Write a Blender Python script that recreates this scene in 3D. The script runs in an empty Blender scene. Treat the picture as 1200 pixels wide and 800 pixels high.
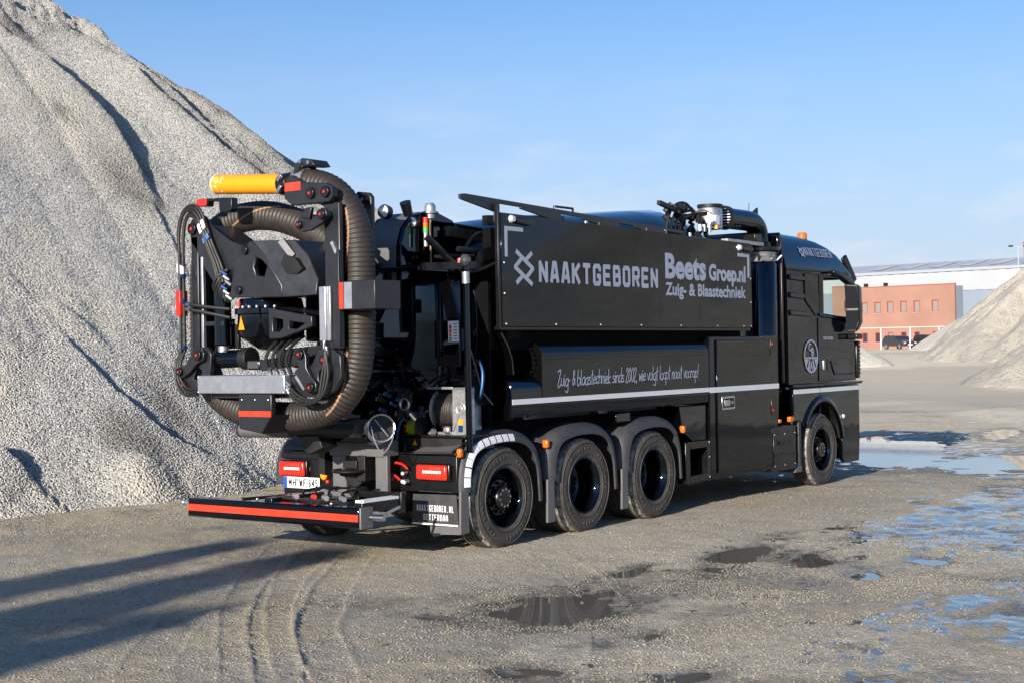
import bpy, bmesh, math, random
import numpy as np
from mathutils import Vector, Matrix
R = math.radians
random.seed(7)
scene = bpy.context.scene
C = scene.collection

# ------------------------------------------------------------------ camera, world, sun, exposure
CAM = Vector((-11.66, -9.82, 1.923))
YAW, PIT, ROL = R(35.966), R(.409), R(.993)
fw = Vector((math.cos(YAW)*math.cos(PIT), math.sin(YAW)*math.cos(PIT), math.sin(PIT)))
rt = Vector((math.sin(YAW), -math.cos(YAW), 0))
up = rt.cross(fw)
cr, sr = math.cos(ROL), math.sin(ROL)
cx = cr*rt - sr*up
cy = sr*rt + cr*up
cd = bpy.data.cameras.new('camera'); cam = bpy.data.objects.new('camera', cd); C.objects.link(cam)
m = Matrix((cx, cy, -fw)).transposed().to_4x4(); m.translation = CAM
cam.matrix_world = m
cd.lens = 36*1728/1200; cd.sensor_width = 36; cd.sensor_fit = 'HORIZONTAL'
cd.clip_start = .1; cd.clip_end = 4000
scene.camera = cam

SUN_EL, SUN_AZ = R(15.5), R(10.5)          # light travels towards +X, a little +Y
world = bpy.data.worlds.new('World'); scene.world = world; world.use_nodes = True
wn = world.node_tree; N = wn.nodes; L = wn.links
for n in list(N): N.remove(n)
wo = N.new('ShaderNodeOutputWorld'); bg = N.new('ShaderNodeBackground')
sky = N.new('ShaderNodeTexSky'); sky.sky_type = 'NISHITA'; sky.sun_disc = False
sky.sun_elevation = SUN_EL
to_sun = Vector((-math.cos(SUN_EL)*math.cos(SUN_AZ), -math.cos(SUN_EL)*math.sin(SUN_AZ), math.sin(SUN_EL)))
sky.sun_rotation = math.atan2(to_sun.x, to_sun.y)
sky.air_density = 1.0; sky.dust_density = .4; sky.ozone_density = 4.0; sky.altitude = 0
bg.inputs['Strength'].default_value = .088
# thin faint clouds low over the horizon
tc = N.new('ShaderNodeTexCoord'); mp = N.new('ShaderNodeMapping'); mp.inputs['Scale'].default_value = (3.2, 3.2, 13)
nz = N.new('ShaderNodeTexNoise'); nz.inputs['Scale'].default_value = 2.3; nz.inputs['Detail'].default_value = 6; nz.inputs['Roughness'].default_value = .6
L.new(tc.outputs['Generated'], mp.inputs['Vector']); L.new(mp.outputs['Vector'], nz.inputs['Vector'])
rp = N.new('ShaderNodeMapRange'); rp.inputs['From Min'].default_value = .47; rp.inputs['From Max'].default_value = .72
L.new(nz.outputs['Fac'], rp.inputs['Value'])
sx = N.new('ShaderNodeSeparateXYZ'); L.new(tc.outputs['Generated'], sx.inputs[0])
lo = N.new('ShaderNodeMapRange'); lo.inputs['From Min'].default_value = .19; lo.inputs['From Max'].default_value = .03
L.new(sx.outputs['Z'], lo.inputs['Value'])
mu = N.new('ShaderNodeMath'); mu.operation = 'MULTIPLY'; L.new(rp.outputs[0], mu.inputs[0]); L.new(lo.outputs[0], mu.inputs[1])
mu2 = N.new('ShaderNodeMath'); mu2.operation = 'MULTIPLY'; mu2.inputs[1].default_value = .85; L.new(mu.outputs[0], mu2.inputs[0])
# low haze whitening at the horizon
hz = N.new('ShaderNodeMapRange'); hz.inputs['From Min'].default_value = .27; hz.inputs['From Max'].default_value = .0
hz.inputs['To Max'].default_value = .92
L.new(sx.outputs['Z'], hz.inputs['Value'])
mxh = N.new('ShaderNodeMix'); mxh.data_type = 'RGBA'; mxh.inputs['B'].default_value = (3.75, 4.3, 5.6, 1)
hs_n = N.new('ShaderNodeHueSaturation'); hs_n.inputs['Saturation'].default_value = 1.14; hs_n.inputs['Value'].default_value = 1.08
L.new(sky.outputs[0], hs_n.inputs['Color'])
tn = N.new('ShaderNodeMix'); tn.data_type = 'RGBA'; tn.blend_type = 'MULTIPLY'; tn.inputs['Factor'].default_value = 1; tn.inputs['B'].default_value = (1.0, .955, 1.02, 1)
L.new(hs_n.outputs[0], tn.inputs['A']); L.new(hz.outputs[0], mxh.inputs['Factor']); L.new(tn.outputs['Result'], mxh.inputs['A'])
mx = N.new('ShaderNodeMix'); mx.data_type = 'RGBA'; mx.inputs['B'].default_value = (6.0, 6.0, 6.4, 1)
L.new(mu2.outputs[0], mx.inputs['Factor']); L.new(mxh.outputs['Result'], mx.inputs['A'])
L.new(mx.outputs['Result'], bg.inputs['Color']); L.new(bg.outputs[0], wo.inputs['Surface'])

sd = bpy.data.lights.new('sun', 'SUN'); sun = bpy.data.objects.new('sun', sd); C.objects.link(sun)
sd.energy = 4.6; sd.angle = R(.5); sd.color = (1, .92, .81)
sun.rotation_euler = (-to_sun).to_track_quat('-Z', 'Y').to_euler()
sun.location = (-30, -10, 20)

vs = scene.view_settings
scene.display_settings.display_device = 'sRGB'
vs.view_transform = 'Standard'; vs.look = 'None'; vs.exposure = .75; vs.gamma = 1; vs.use_curve_mapping = False

# ------------------------------------------------------------------ materials
def principled(name):
    mt = bpy.data.materials.new(name); mt.use_nodes = True
    nt = mt.node_tree; b = nt.nodes['Principled BSDF']
    return mt, nt, b
def node(nt, t, **kw):
    n = nt.nodes.new(t)
    for k, v in kw.items():
        if hasattr(n, k): setattr(n, k, v)
        else: n.inputs[k].default_value = v
    return n
def noise(nt, scale, detail=4, rough=.55, co='Object', out='Fac'):
    t = node(nt, 'ShaderNodeTexCoord'); n = node(nt, 'ShaderNodeTexNoise')
    n.inputs['Scale'].default_value = scale; n.inputs['Detail'].default_value = detail; n.inputs['Roughness'].default_value = rough
    nt.links.new(t.outputs[co], n.inputs['Vector'])
    return n.outputs[out]
def ramp(nt, src, a, b, lo=0., hi=1.):
    r = node(nt, 'ShaderNodeMapRange')
    for k, v in (('From Min', a), ('From Max', b), ('To Min', lo), ('To Max', hi)): r.inputs[k].default_value = v
    nt.links.new(src, r.inputs['Value']); return r.outputs[0]
def mixc(nt, f, a, b):
    mnode = node(nt, 'ShaderNodeMix', data_type='RGBA')
    for s, v in (('Factor', f), ('A', a), ('B', b)):
        i = mnode.inputs[s]
        if isinstance(v, (int, float)): i.default_value = v
        elif isinstance(v, tuple): i.default_value = (*v[:3], 1)
        else: nt.links.new(v, i)
    return mnode.outputs['Result']
def math2(nt, op, a, b):
    mnode = node(nt, 'ShaderNodeMath', operation=op)
    for i, v in enumerate((a, b)):
        if isinstance(v, (int, float)): mnode.inputs[i].default_value = v
        else: nt.links.new(v, mnode.inputs[i])
    return mnode.outputs[0]
def bump(nt, b, h, strength, dist):
    bp = node(nt, 'ShaderNodeBump'); bp.inputs['Strength'].default_value = strength; bp.inputs['Distance'].default_value = dist
    nt.links.new(h, bp.inputs['Height']); nt.links.new(bp.outputs[0], b.inputs['Normal'])

def mat(name, col, rough=.5, metal=0., dust=0., dustcol=(.22, .2, .17), dscale=9., var=.0, coat=0., wave=0., wscale=2., fine=0.):
    """paint / plastic / metal with uneven gloss, dust patches and slight panel waviness"""
    mt, nt, b = principled(name)
    b.inputs['Metallic'].default_value = metal
    b.inputs['Coat Weight'].default_value = coat; b.inputs['Coat Roughness'].default_value = .03
    base = (*col, 1)
    n1 = noise(nt, dscale, 6, .62)
    csrc = None
    if var: csrc = mixc(nt, ramp(nt, noise(nt, dscale*.6, 5), .3, .7), tuple(c*(1-var) for c in col), tuple(min(1, c*(1+var)) for c in col))
    if dust:
        f = ramp(nt, n1, .38, .85, 0., dust)
        csrc = mixc(nt, f, csrc if csrc else col, dustcol)
    if csrc: nt.links.new(csrc, b.inputs['Base Color'])
    else: b.inputs['Base Color'].default_value = base
    nt.links.new(ramp(nt, n1, .25, .8, rough*.82, min(1, rough*1.3+dust*.25)), b.inputs['Roughness'])
    if wave:
        bump(nt, b, noise(nt, wscale, 2, .4), wave, .05)
    elif fine:
        bump(nt, b, noise(nt, 160, 3, .6), fine, .004)
    return mt
M = {}
M['black'] = mat('black_paint', (.0016, .0016, .002), .04, dscale=3, wave=.075, wscale=2.1)
M['blackpanel'] = mat('black_panel_paint', (.0028, .0028, .003), .05, dust=.002, dscale=2, wave=.06, wscale=1.7)
for q, lv in (('black', .62), ('blackpanel', .42)): M[q].node_tree.nodes['Principled BSDF'].inputs['Specular IOR Level'].default_value = lv; M[q].node_tree.nodes['Principled BSDF'].inputs['Specular Tint'].default_value = (.50, .72, 1, 1)  # blue gloss tint puts extra sky blue into the paint's reflections
M['satin'] = mat('satin_black', (.0045, .0045, .005), .28, dust=.012, dscale=7)
M['dark'] = mat('dark_chassis', (.005, .005, .005), .5, dust=.04, dscale=5)
M['boom'] = mat('boom_grey_paint', (.0125, .0135, .0165), .33, dust=.035, dscale=8, var=.1)
M['fender'] = mat('grey_fender_plastic', (.036, .037, .041), .5, dust=.14, dscale=7, var=.12, fine=.1)
M['rubberhose'] = mat('rubber_cable', (.008, .008, .008), .55, dust=.02)
M['hose'] = mat('brown_black_hose', (.025, .020, .017), .5, dust=.2, dustcol=(.10, .08, .065), dscale=14)
M['stripe'] = mat('hose_stripe', (.33, .17, .075), .6, dust=.35, dscale=20)
M['yellow'] = mat('yellow_paint', (.85, .295, .003), .32, dust=.06, dustcol=(.8, .6, .3), dscale=14, var=.05)
M['chalk'] = mat('worn_pale_paint', (.72, .55, .33), .7, var=.2)
M['red'] = mat('red_reflector', (.72, .022, .012), .28, var=.15, dscale=30)
M['redor'] = mat('orange_red_tape', (.72, .036, .012), .4, dust=.08, dscale=12, var=.12)
M['alu'] = mat('brushed_aluminium', (.58, .58, .6), .34, .9, dust=.1, dscale=16, var=.08)
M['galv'] = mat('galvanised_steel', (.5, .51, .52), .4, .85, dust=.15, dscale=22, var=.2)
M['chrome'] = mat('bright_steel', (.5, .5, .52), .28, 1.)
M['greyplate'] = mat('dusty_grey_steel', (.13, .13, .135), .5, .3, dust=.3, dscale=10)
M['white'] = mat('white_tape', (.78, .79, .8), .45, dust=.06)
M['letter'] = mat('silver_grey_lettering', (.40, .43, .52), .5, var=.04)
M['letterw'] = mat('white_lettering', (.75, .76, .78), .5)
M['orange'] = mat('amber_lens', (.62, .14, .01), .22, var=.1, dscale=40)
M['blue'] = mat('blue_cable', (.01, .08, .28), .4)
M['green'] = mat('yellow_green_reel', (.38, .42, .01), .4, dust=.1)
M['greenlens'] = mat('green_lens', (.03, .4, .12), .3)
M['bluefit'] = mat('blue_fitting', (.015, .06, .18), .4, .6)
M['plate'] = mat('number_plate_white', (.82, .83, .82), .4)
M['eublue'] = mat('plate_blue', (.01, .07, .45), .4)
M['blk'] = mat('black_print', (.006, .006, .006), .5)
M['magenta'] = mat('magenta_print', (.45, .02, .16), .5)
M['lampglass'] = mat('clear_lamp_lens', (.62, .64, .66), .12, .3)

M['shade_black'] = mat('unlit_black', (.004, .004, .004), .8)  # recess shade put into the colour: near black, hardly any gloss
M['shade_black'].node_tree.nodes['Principled BSDF'].inputs['Specular IOR Level'].default_value = .08
M['smoked'] = mat('smoked_lens', (.10, .10, .105), .12, .5)
def tyre_mat():
    mt, nt, b = principled('tyre_rubber')
    n = noise(nt, 7, 6, .65); n2 = noise(nt, 60, 3)
    c = mixc(nt, ramp(nt, n, .3, .75, .1, .62), (.017, .016, .0155), (.135, .115, .098))
    c = mixc(nt, ramp(nt, n2, .5, .8, 0, .4), c, (.19, .17, .145))
    at = node(nt, 'ShaderNodeAttribute'); at.attribute_name = 'edge'
    c = mixc(nt, math2(nt, 'MULTIPLY', at.outputs['Fac'], ramp(nt, noise(nt, 16, 4), .35, .62)), c, (.36, .34, .31))
    nt.links.new(c, b.inputs['Base Color']); b.inputs['Roughness'].default_value = .75
    bump(nt, b, n2, .15, .004)
    return mt
M['tyre'] = tyre_mat()

def glass_mat():
    mt, nt, b = principled('window_glass')
    b.inputs['Base Color'].default_value = (.62, .74, .68, 1); b.inputs['Roughness'].default_value = 0
    b.inputs['Transmission Weight'].default_value = 1; b.inputs['IOR'].default_value = 1.02
    b.inputs['Coat Weight'].default_value = .3; b.inputs['Coat Roughness'].default_value = 0
    return mt
M['glass'] = glass_mat()
def mirror_mat():
    mt, nt, b = principled('mirror_glass')
    b.inputs['Base Color'].default_value = (.035, .038, .045, 1); b.inputs['Metallic'].default_value = 1; b.inputs['Roughness'].default_value = .03
    return mt
M['mirror'] = mirror_mat()

def gravel_surface(name, c1, c2, fines, cell, rough=.9, ao=.5):
    """unsorted crushed stone: cells of different greys, fines between, large drifts of paler dust"""
    mt, nt, b = principled(name)
    tcd = node(nt, 'ShaderNodeTexCoord')
    v = node(nt, 'ShaderNodeTexVoronoi'); v.inputs['Scale'].default_value = cell
    nt.links.new(tcd.outputs['Object'], v.inputs['Vector'])
    sp = node(nt, 'ShaderNodeSeparateColor'); nt.links.new(v.outputs['Color'], sp.inputs[0])
    c = mixc(nt, sp.outputs[0], c1, c2)
    big = noise(nt, .33, 5, .6)
    c = mixc(nt, ramp(nt, big, .42, .68, .0, .8), c, fines)
    at = node(nt, 'ShaderNodeAttribute'); at.attribute_name = 'fines'
    c = mixc(nt, at.outputs['Fac'], c, fines)
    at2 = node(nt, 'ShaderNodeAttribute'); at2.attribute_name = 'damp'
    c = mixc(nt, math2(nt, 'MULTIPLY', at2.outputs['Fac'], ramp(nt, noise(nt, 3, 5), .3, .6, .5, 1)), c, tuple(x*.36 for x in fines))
    nt.links.new(c, b.inputs['Base Color']); b.inputs['Roughness'].default_value = rough
    b.inputs['Specular IOR Level'].default_value = .25
    hs = math2(nt, 'SUBTRACT', 1., v.outputs['Distance'])
    hs = math2(nt, 'ADD', hs, math2(nt, 'MULTIPLY', noise(nt, cell*.35, 4), 1.2))
    bump(nt, b, hs, .9, 1.1/cell)
    return mt
M['gravel'] = gravel_surface('grey_gravel_surface', (.17, .167, .16), (.47, .465, .445), (.49, .455, .39), 24)

def stone_mat(name, lo, hi, tint):
    mt, nt, b = principled(name)
    oi = node(nt, 'ShaderNodeObjectInfo')
    c = mixc(nt, oi.outputs['Random'], lo, hi)
    w = node(nt, 'ShaderNodeTexWhiteNoise', noise_dimensions='1D'); nt.links.new(math2(nt, 'MULTIPLY', oi.outputs['Random'], 91.7), w.inputs['W'])
    c = mixc(nt, ramp(nt, w.outputs['Value'], .6, 1, 0, .8), c, tint)
    c = mixc(nt, ramp(nt, noise(nt, 30, 3), .45, .7, 0, .3), c, tuple(x*.6 for x in lo))
    for an, col_, k in (('fines', tint, .85), ('damp', tuple(x*.42 for x in tint), .9), ('wet', (.13, .125, .11), .7)):
        a_ = node(nt, 'ShaderNodeAttribute', attribute_type='INSTANCER'); a_.attribute_name = an
        c = mixc(nt, math2(nt, 'MULTIPLY', a_.outputs['Fac'], k), c, col_)
    nt.links.new(c, b.inputs['Base Color']); b.inputs['Roughness'].default_value = .85
    b.inputs['Specular IOR Level'].default_value = .3
    return mt
M['stone'] = stone_mat('crushed_stone', (.23, .228, .22), (.62, .615, .59), (.52, .485, .415))
M['stoneg'] = stone_mat('yard_stone', (.15, .135, .105), (.36, .32, .25), (.36, .30, .22))

def ground_mat():
    mt, nt, b = principled('gravel_yard')
    tcd = node(nt, 'ShaderNodeTexCoord')
    v = node(nt, 'ShaderNodeTexVoronoi'); v.inputs['Scale'].default_value = 52
    nt.links.new(tcd.outputs['Object'], v.inputs['Vector'])
    sp = node(nt, 'ShaderNodeSeparateColor'); nt.links.new(v.outputs['Color'], sp.inputs[0])
    c = mixc(nt, ramp(nt, noise(nt, .7, 7, .66), .44, .56), (.48, .405, .28), (.37, .335, .275))
    c = mixc(nt, ramp(nt, noise(nt, .09, 5, .6), .47, .66), c, (.62, .56, .45))
    c = mixc(nt, ramp(nt, sp.outputs[0], .0, 1., .0, .6), c, mixc(nt, ramp(nt, sp.outputs[1], .3, .9), (.23, .195, .14), (.62, .55, .43)))
    c = mixc(nt, ramp(nt, noise(nt, 90, 3), .5, .8, 0, .4), c, (.13, .12, .10))
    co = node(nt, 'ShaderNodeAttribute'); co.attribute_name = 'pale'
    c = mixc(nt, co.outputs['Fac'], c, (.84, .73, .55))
    wa = node(nt, 'ShaderNodeAttribute'); wa.attribute_name = 'wet'
    wetn = math2(nt, 'MULTIPLY', wa.outputs['Fac'], ramp(nt, noise(nt, 5, 5, .65), .25, .6, .55, 1))
    c = mixc(nt, math2(nt, 'MULTIPLY', wetn, math2(nt, 'MULTIPLY', .95, ramp(nt, noise(nt, 17, 5, .7), .36, .58, .45, 1))), c, (.06, .056, .046))
    nt.links.new(c, b.inputs['Base Color'])
    nt.links.new(ramp(nt, wetn, .2, 1., .92, .38), b.inputs['Roughness'])
    nt.links.new(ramp(nt, wetn, 0, 1, .06, .4), b.inputs['Specular IOR Level'])
    h = math2(nt, 'ADD', math2(nt, 'SUBTRACT', 1., v.outputs['Distance']), math2(nt, 'MULTIPLY', noise(nt, 30, 6, .75), 1.3))
    bump(nt, b, h, .6, .022)
    # thin films of standing water between the grit
    fa = node(nt, 'ShaderNodeAttribute'); fa.attribute_name = 'film'
    mpn = node(nt, 'ShaderNodeMapping'); mpn.inputs['Scale'].default_value = (1., 1.5, 1.); mpn.inputs['Rotation'].default_value = (0, 0, -.5)
    nt.links.new(tcd.outputs['Object'], mpn.inputs['Vector'])
    fn_ = node(nt, 'ShaderNodeTexNoise'); fn_.inputs['Scale'].default_value = 2.3; fn_.inputs['Detail'].default_value = 11; fn_.inputs['Roughness'].default_value = .68
    nt.links.new(mpn.outputs[0], fn_.inputs['Vector'])
    fm = ramp(nt, math2(nt, 'ADD', fn_.outputs['Fac'], math2(nt, 'MULTIPLY', fa.outputs['Fac'], .275)), .685, .715)
    fm = math2(nt, 'MULTIPLY', fm, ramp(nt, fa.outputs['Fac'], .03, .12))
    w2 = node(nt, 'ShaderNodeBsdfPrincipled'); w2.inputs['Base Color'].default_value = (.15, .135, .11, 1); w2.inputs['Roughness'].default_value = .03; w2.inputs['IOR'].default_value = 1.6
    ms = node(nt, 'ShaderNodeMixShader'); nt.links.new(fm, ms.inputs[0]); nt.links.new(b.outputs[0], ms.inputs[1]); nt.links.new(w2.outputs[0], ms.inputs[2])
    nt.links.new(ms.outputs[0], nt.nodes['Material Output'].inputs['Surface'])
    return mt
M['ground'] = ground_mat()
def water_mat():
    mt, nt, b = principled('puddle_water')
    b.inputs['Base Color'].default_value = (.15, .135, .11, 1); b.inputs['Roughness'].default_value = .012
    b.inputs['IOR'].default_value = 1.5
    bump(nt, b, noise(nt, 5, 2), .012, .02)
    return mt
M['water'] = water_mat()
def sand_mat(name, a, b_, d, sc):
    mt, nt, b = principled(name)
    c = mixc(nt, ramp(nt, noise(nt, .12*sc, 7, .65), .38, .66), a, b_)
    c = mixc(nt, ramp(nt, noise(nt, 1.3*sc, 6, .7), .5, .75, 0, .8), c, d)
    nt.links.new(c, b.inputs['Base Color']); b.inputs['Roughness'].default_value = .95
    bump(nt, b, noise(nt, 2.2*sc, 8, .75), .9, .5/sc)
    return mt
M['sand'] = sand_mat('pale_sand', (.80, .73, .62), (.74, .68, .58), (.62, .57, .49), 1)
M['sandgrey'] = sand_mat('grey_crusher_sand', (.42, .385, .33), (.74, .68, .57), (.30, .275, .235), 1)
M['brick'] = mat('salmon_brick', (.30, .16, .118), .85, var=.12, dscale=.5, dust=.12, dustcol=(.45, .26, .19))
M['brickframe'] = mat('red_brown_frame', (.34, .07, .05), .6)
M['blind'] = mat('grey_blind', (.21, .20, .19), .6)
M['darkglass'] = mat('dark_window_glass', (.03, .035, .045), .06)
M['cladding'] = mat('white_cladding', (.37, .39, .405), .45, var=.05, dscale=.4)
M['roofw'] = mat('pale_metal_roof', (.52, .53, .54), .4, var=.04, dscale=.3)
M['roofl'] = mat('faded_skylight', (.60, .54, .51), .5, var=.1, dscale=.5)
M['greywall'] = mat('blue_grey_cladding', (.22, .255, .31), .5, var=.06, dscale=.4)
M['gutter'] = mat('grey_gutter', (.32, .35, .39), .5)
M['carpaint'] = mat('charcoal_car_paint', (.03, .027, .03), .15, coat=.4)
M['bark'] = mat('bark', (.09, .07, .05), .9, var=.3, dscale=20)
M['leaf'] = mat('dark_leaf', (.05, .07, .03), .7, var=.3, dscale=3)

# ------------------------------------------------------------------ mesh helpers
def catmull(pts, step=.03):
    P = [Vector(p) for p in pts]; P = [P[0]*2-P[1]] + P + [P[-1]*2-P[-2]]
    out = []
    for i in range(1, len(P)-2):
        n = max(2, int((P[i+1]-P[i]).length/step))
        for k in range(n):
            t = k/n
            out.append(.5*((2*P[i]) + (P[i+1]-P[i-1])*t + (2*P[i-1]-5*P[i]+4*P[i+1]-P[i+2])*t*t + (3*P[i]-P[i-1]-3*P[i+1]+P[i+2])*t**3))
    out.append(P[-2]); return out
def even(pts, s):
    """resample a polyline at equal spacing"""
    d = [0]
    for a, b in zip(pts, pts[1:]): d.append(d[-1]+(b-a).length)
    n = max(2, int(d[-1]/s)); out = []; j = 0
    for k in range(n+1):
        t = d[-1]*k/n
        while j < len(d)-2 and d[j+1] < t: j += 1
        f = (t-d[j])/max(1e-9, d[j+1]-d[j]); out.append(pts[j].lerp(pts[j+1], f))
    return out
def frames(pts):
    T = [(pts[min(i+1, len(pts)-1)]-pts[max(i-1, 0)]).normalized() for i in range(len(pts))]
    u = T[0].orthogonal().normalized(); out = []
    for t in T:
        u = (u - t*u.dot(t)).normalized(); out.append((t, u, t.cross(u)))
    return out

class MB:
    def __init__(s): s.v = []; s.f = []
    def add(s, vs, fs):
        o = len(s.v); s.v += [tuple(p) for p in vs]; s.f += [tuple(i+o for i in f) for f in fs]; return s
    def box(s, x0, x1, y0, y1, z0, z1):
        x0, x1 = sorted((x0, x1)); y0, y1 = sorted((y0, y1)); z0, z1 = sorted((z0, z1))
        return s.add([(x, y, z) for z in (z0, z1) for y in (y0, y1) for x in (x0, x1)],
                     [(0, 2, 3, 1), (4, 5, 7, 6), (0, 1, 5, 4), (2, 6, 7, 3), (0, 4, 6, 2), (1, 3, 7, 5)])
    def bar(s, p0, p1, w, h, upv=(0, 0, 1)):
        p0, p1 = Vector(p0), Vector(p1); t = (p1-p0).normalized(); u = Vector(upv); side = t.cross(u).normalized(); u = side.cross(t)
        V = []
        for p in (p0, p1):
            for a, b in ((-1, -1), (1, -1), (1, 1), (-1, 1)): V.append(p+side*(a*w/2)+u*(b*h/2))
        return s.add(V, [(0, 1, 2, 3), (7, 6, 5, 4), (0, 4, 5, 1), (1, 5, 6, 2), (2, 6, 7, 3), (3, 7, 4, 0)])
    def tube(s, pts, r, n=8, caps=True, closed=False):
        pts = [Vector(p) for p in pts]; F = frames(pts); V = []; f = []
        for i, p in enumerate(pts):
            rr = r[i] if hasattr(r, '__len__') else r
            for k in range(n):
                a = 2*math.pi*k/n; V.append(p+F[i][1]*(math.cos(a)*rr)+F[i][2]*(math.sin(a)*rr))
        m = len(pts)
        for i in range(m if closed else m-1):
            for k in range(n):
                a, b = i*n+k, i*n+(k+1) % n; j = (i+1) % m
                f.append((a, b, j*n+(k+1) % n, j*n+k))
        if caps and not closed: f += [tuple(range(n-1, -1, -1)), tuple(range((m-1)*n, m*n))]
        return s.add(V, f)
    def cyl(s, p0, p1, r0, r1=None, n=20, caps=True):
        return s.tube([p0, p1], [r0, r0 if r1 is None else r1], n, caps)
    def prism(s, pts, plane, a, b):
        def P(q, d): return {'xz': (q[0], d, q[1]), 'yz': (d, q[0], q[1]), 'xy': (q[0], q[1], d)}[plane]
        n = len(pts); V = [P(q, a) for q in pts]+[P(q, b) for q in pts]
        return s.add(V, [tuple(range(n))[::-1], tuple(range(n, 2*n))]+[(i, (i+1) % n, n+(i+1) % n, n+i) for i in range(n)])
    def lathe(s, prof, o, axis='y', n=32, sgn=1, closed=False):
        V = []; f = []; m = len(prof); o = Vector(o)
        for k in range(n):
            a = 2*math.pi*k/n; ca, sa = math.cos(a), math.sin(a)
            for r, h in prof:
                h *= sgn
                V.append(o+Vector({'y': (r*ca, h, r*sa), 'x': (h, r*ca, r*sa), 'z': (r*ca, r*sa, h)}[axis]))
        for k in range(n):
            for i in range(m if closed else m-1):
                j = (i+1) % m; k2 = (k+1) % n; f.append((k*m+i, k2*m+i, k2*m+j, k*m+j))
        return s.add(V, f)
    def sphere(s, o, r, n=14, sq=(1, 1, 1)):
        V = []; f = []; h = n//2; o = Vector(o)
        for i in range(h+1):
            t = math.pi*i/h
            for k in range(n):
                a = 2*math.pi*k/n; V.append(o+Vector((r*sq[0]*math.sin(t)*math.cos(a), r*sq[1]*math.sin(t)*math.sin(a), r*sq[2]*math.cos(t))))
        for i in range(h):
            for k in range(n): f.append((i*n+k, (i+1)*n+k, (i+1)*n+(k+1) % n, i*n+(k+1) % n))
        return s.add(V, f)
    def sweep(s, path, sec, closed=True):
        """sweep a (n, y) section along an (x, z) path; n points out of the path's left side"""
        P = [Vector((p[0], p[1])) for p in path]; V = []; f = []; m = len(sec)
        for i, p in enumerate(P):
            t = (P[min(i+1, len(P)-1)]-P[max(i-1, 0)]).normalized(); nn = Vector((-t.y, t.x))
            for a, y in sec: V.append((p.x+nn.x*a, y, p.y+nn.y*a))
        for i in range(len(P)-1):
            for k in range(m if closed else m-1): f.append((i*m+k, i*m+(k+1) % m, (i+1)*m+(k+1) % m, (i+1)*m+k))
        if closed: f += [tuple(range(m)), tuple(range((len(P)-1)*m, len(P)*m))[::-1]]
        return s.add(V, f)
    def mesh(s, name, mt=None, merge=True):
        me = bpy.data.meshes.new(name); me.from_pydata(s.v, [], s.f)
        bm = bmesh.new(); bm.from_mesh(me)
        if merge: bmesh.ops.remove_doubles(bm, verts=bm.verts, dist=1e-5)
        bmesh.ops.recalc_face_normals(bm, faces=bm.faces); bm.to_mesh(me); bm.free()
        if mt: me.materials.append(mt)
        me.shade_smooth(); me.set_sharp_from_angle(angle=R(38))
        return me
    def build(s, name, mt, parent=None, bevel=0., kind=None, label=None):
        o = link(name, s.mesh(name, M[mt] if isinstance(mt, str) else mt), parent)
        if bevel:
            bv = o.modifiers.new('bevel', 'BEVEL'); bv.width = bevel; bv.segments = 2; bv.limit_method = 'ANGLE'; bv.angle_limit = R(40)
        if kind: o['kind'] = kind
        if label: o['label'] = label
        return o
def link(name, data, parent=None):
    o = bpy.data.objects.new(name, data); C.objects.link(o)
    if parent: o.parent = parent
    return o
def tag(o, label=None, cat=None, group=None, kind=None):
    if label: o['label'] = label
    if cat: o['category'] = cat
    if group: o['group'] = group
    if kind: o['kind'] = kind
    return o
def empty(name, loc=(0, 0, 0)):
    o = link(name, None); o.location = loc; return o
def plate_holes(outer, holes, plane, a, b):
    """flat plate with real holes cut through it"""
    bm = bmesh.new()
    def P(q, d): return {'xz': (q[0], d, q[1]), 'yz': (d, q[0], q[1])}[plane]
    eds = []
    for loop in [outer]+holes:
        vs_ = [bm.verts.new(P(q, a)) for q in loop]
        eds += [bm.edges.new((vs_[i], vs_[(i+1) % len(vs_)])) for i in range(len(vs_))]
    bmesh.ops.triangle_fill(bm, use_beauty=True, edges=eds)
    g = bmesh.ops.extrude_face_region(bm, geom=bm.faces[:])
    dv = Vector(P((0, 0), b))-Vector(P((0, 0), a))
    bmesh.ops.translate(bm, verts=[e for e in g['geom'] if isinstance(e, bmesh.types.BMVert)], vec=dv)
    bmesh.ops.recalc_face_normals(bm, faces=bm.faces)
    mb = MB(); bm.verts.index_update()
    mb.add([v.co for v in bm.verts], [tuple(v.index for v in f.verts) for f in bm.faces]); bm.free()
    return mb
def circle(cx_, cy_, r, n=14): return [(cx_+r*math.cos(2*math.pi*k/n), cy_+r*math.sin(2*math.pi*k/n)) for k in range(n)]

def lettering(body, origin, xdir, ydir, w, h, mt, parent, bold=0., shear=0., name='lettering', thick=.0, spacing=1.):
    """flat lettering whose outline box is w by h, its lower left corner at origin"""
    cu = bpy.data.curves.new('text', 'FONT'); cu.body = body; cu.offset = bold; cu.shear = shear; cu.resolution_u = 3; cu.space_character = spacing
    t = bpy.data.objects.new('text', cu); C.objects.link(t)
    dg = bpy.context.evaluated_depsgraph_get()
    me = bpy.data.meshes.new_from_object(t.evaluated_get(dg))
    bpy.data.objects.remove(t)
    n = len(me.vertices); co = np.empty(n*3, np.float32); me.vertices.foreach_get('co', co); co = co.reshape(-1, 3)
    lo_, hi_ = co.min(0), co.max(0)
    a = (co[:, 0]-lo_[0])/(hi_[0]-lo_[0])*w; b = (co[:, 1]-lo_[1])/(hi_[1]-lo_[1])*h
    X, Y, O = np.array(Vector(xdir).normalized()), np.array(Vector(ydir).normalized()), np.array(origin)
    me.vertices.foreach_set('co', (O+a[:, None]*X+b[:, None]*Y).astype(np.float32).ravel())
    me.materials.clear(); me.materials.append(M[mt]); me.name = name; me.update()
    return link(name, me, parent)
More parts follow.
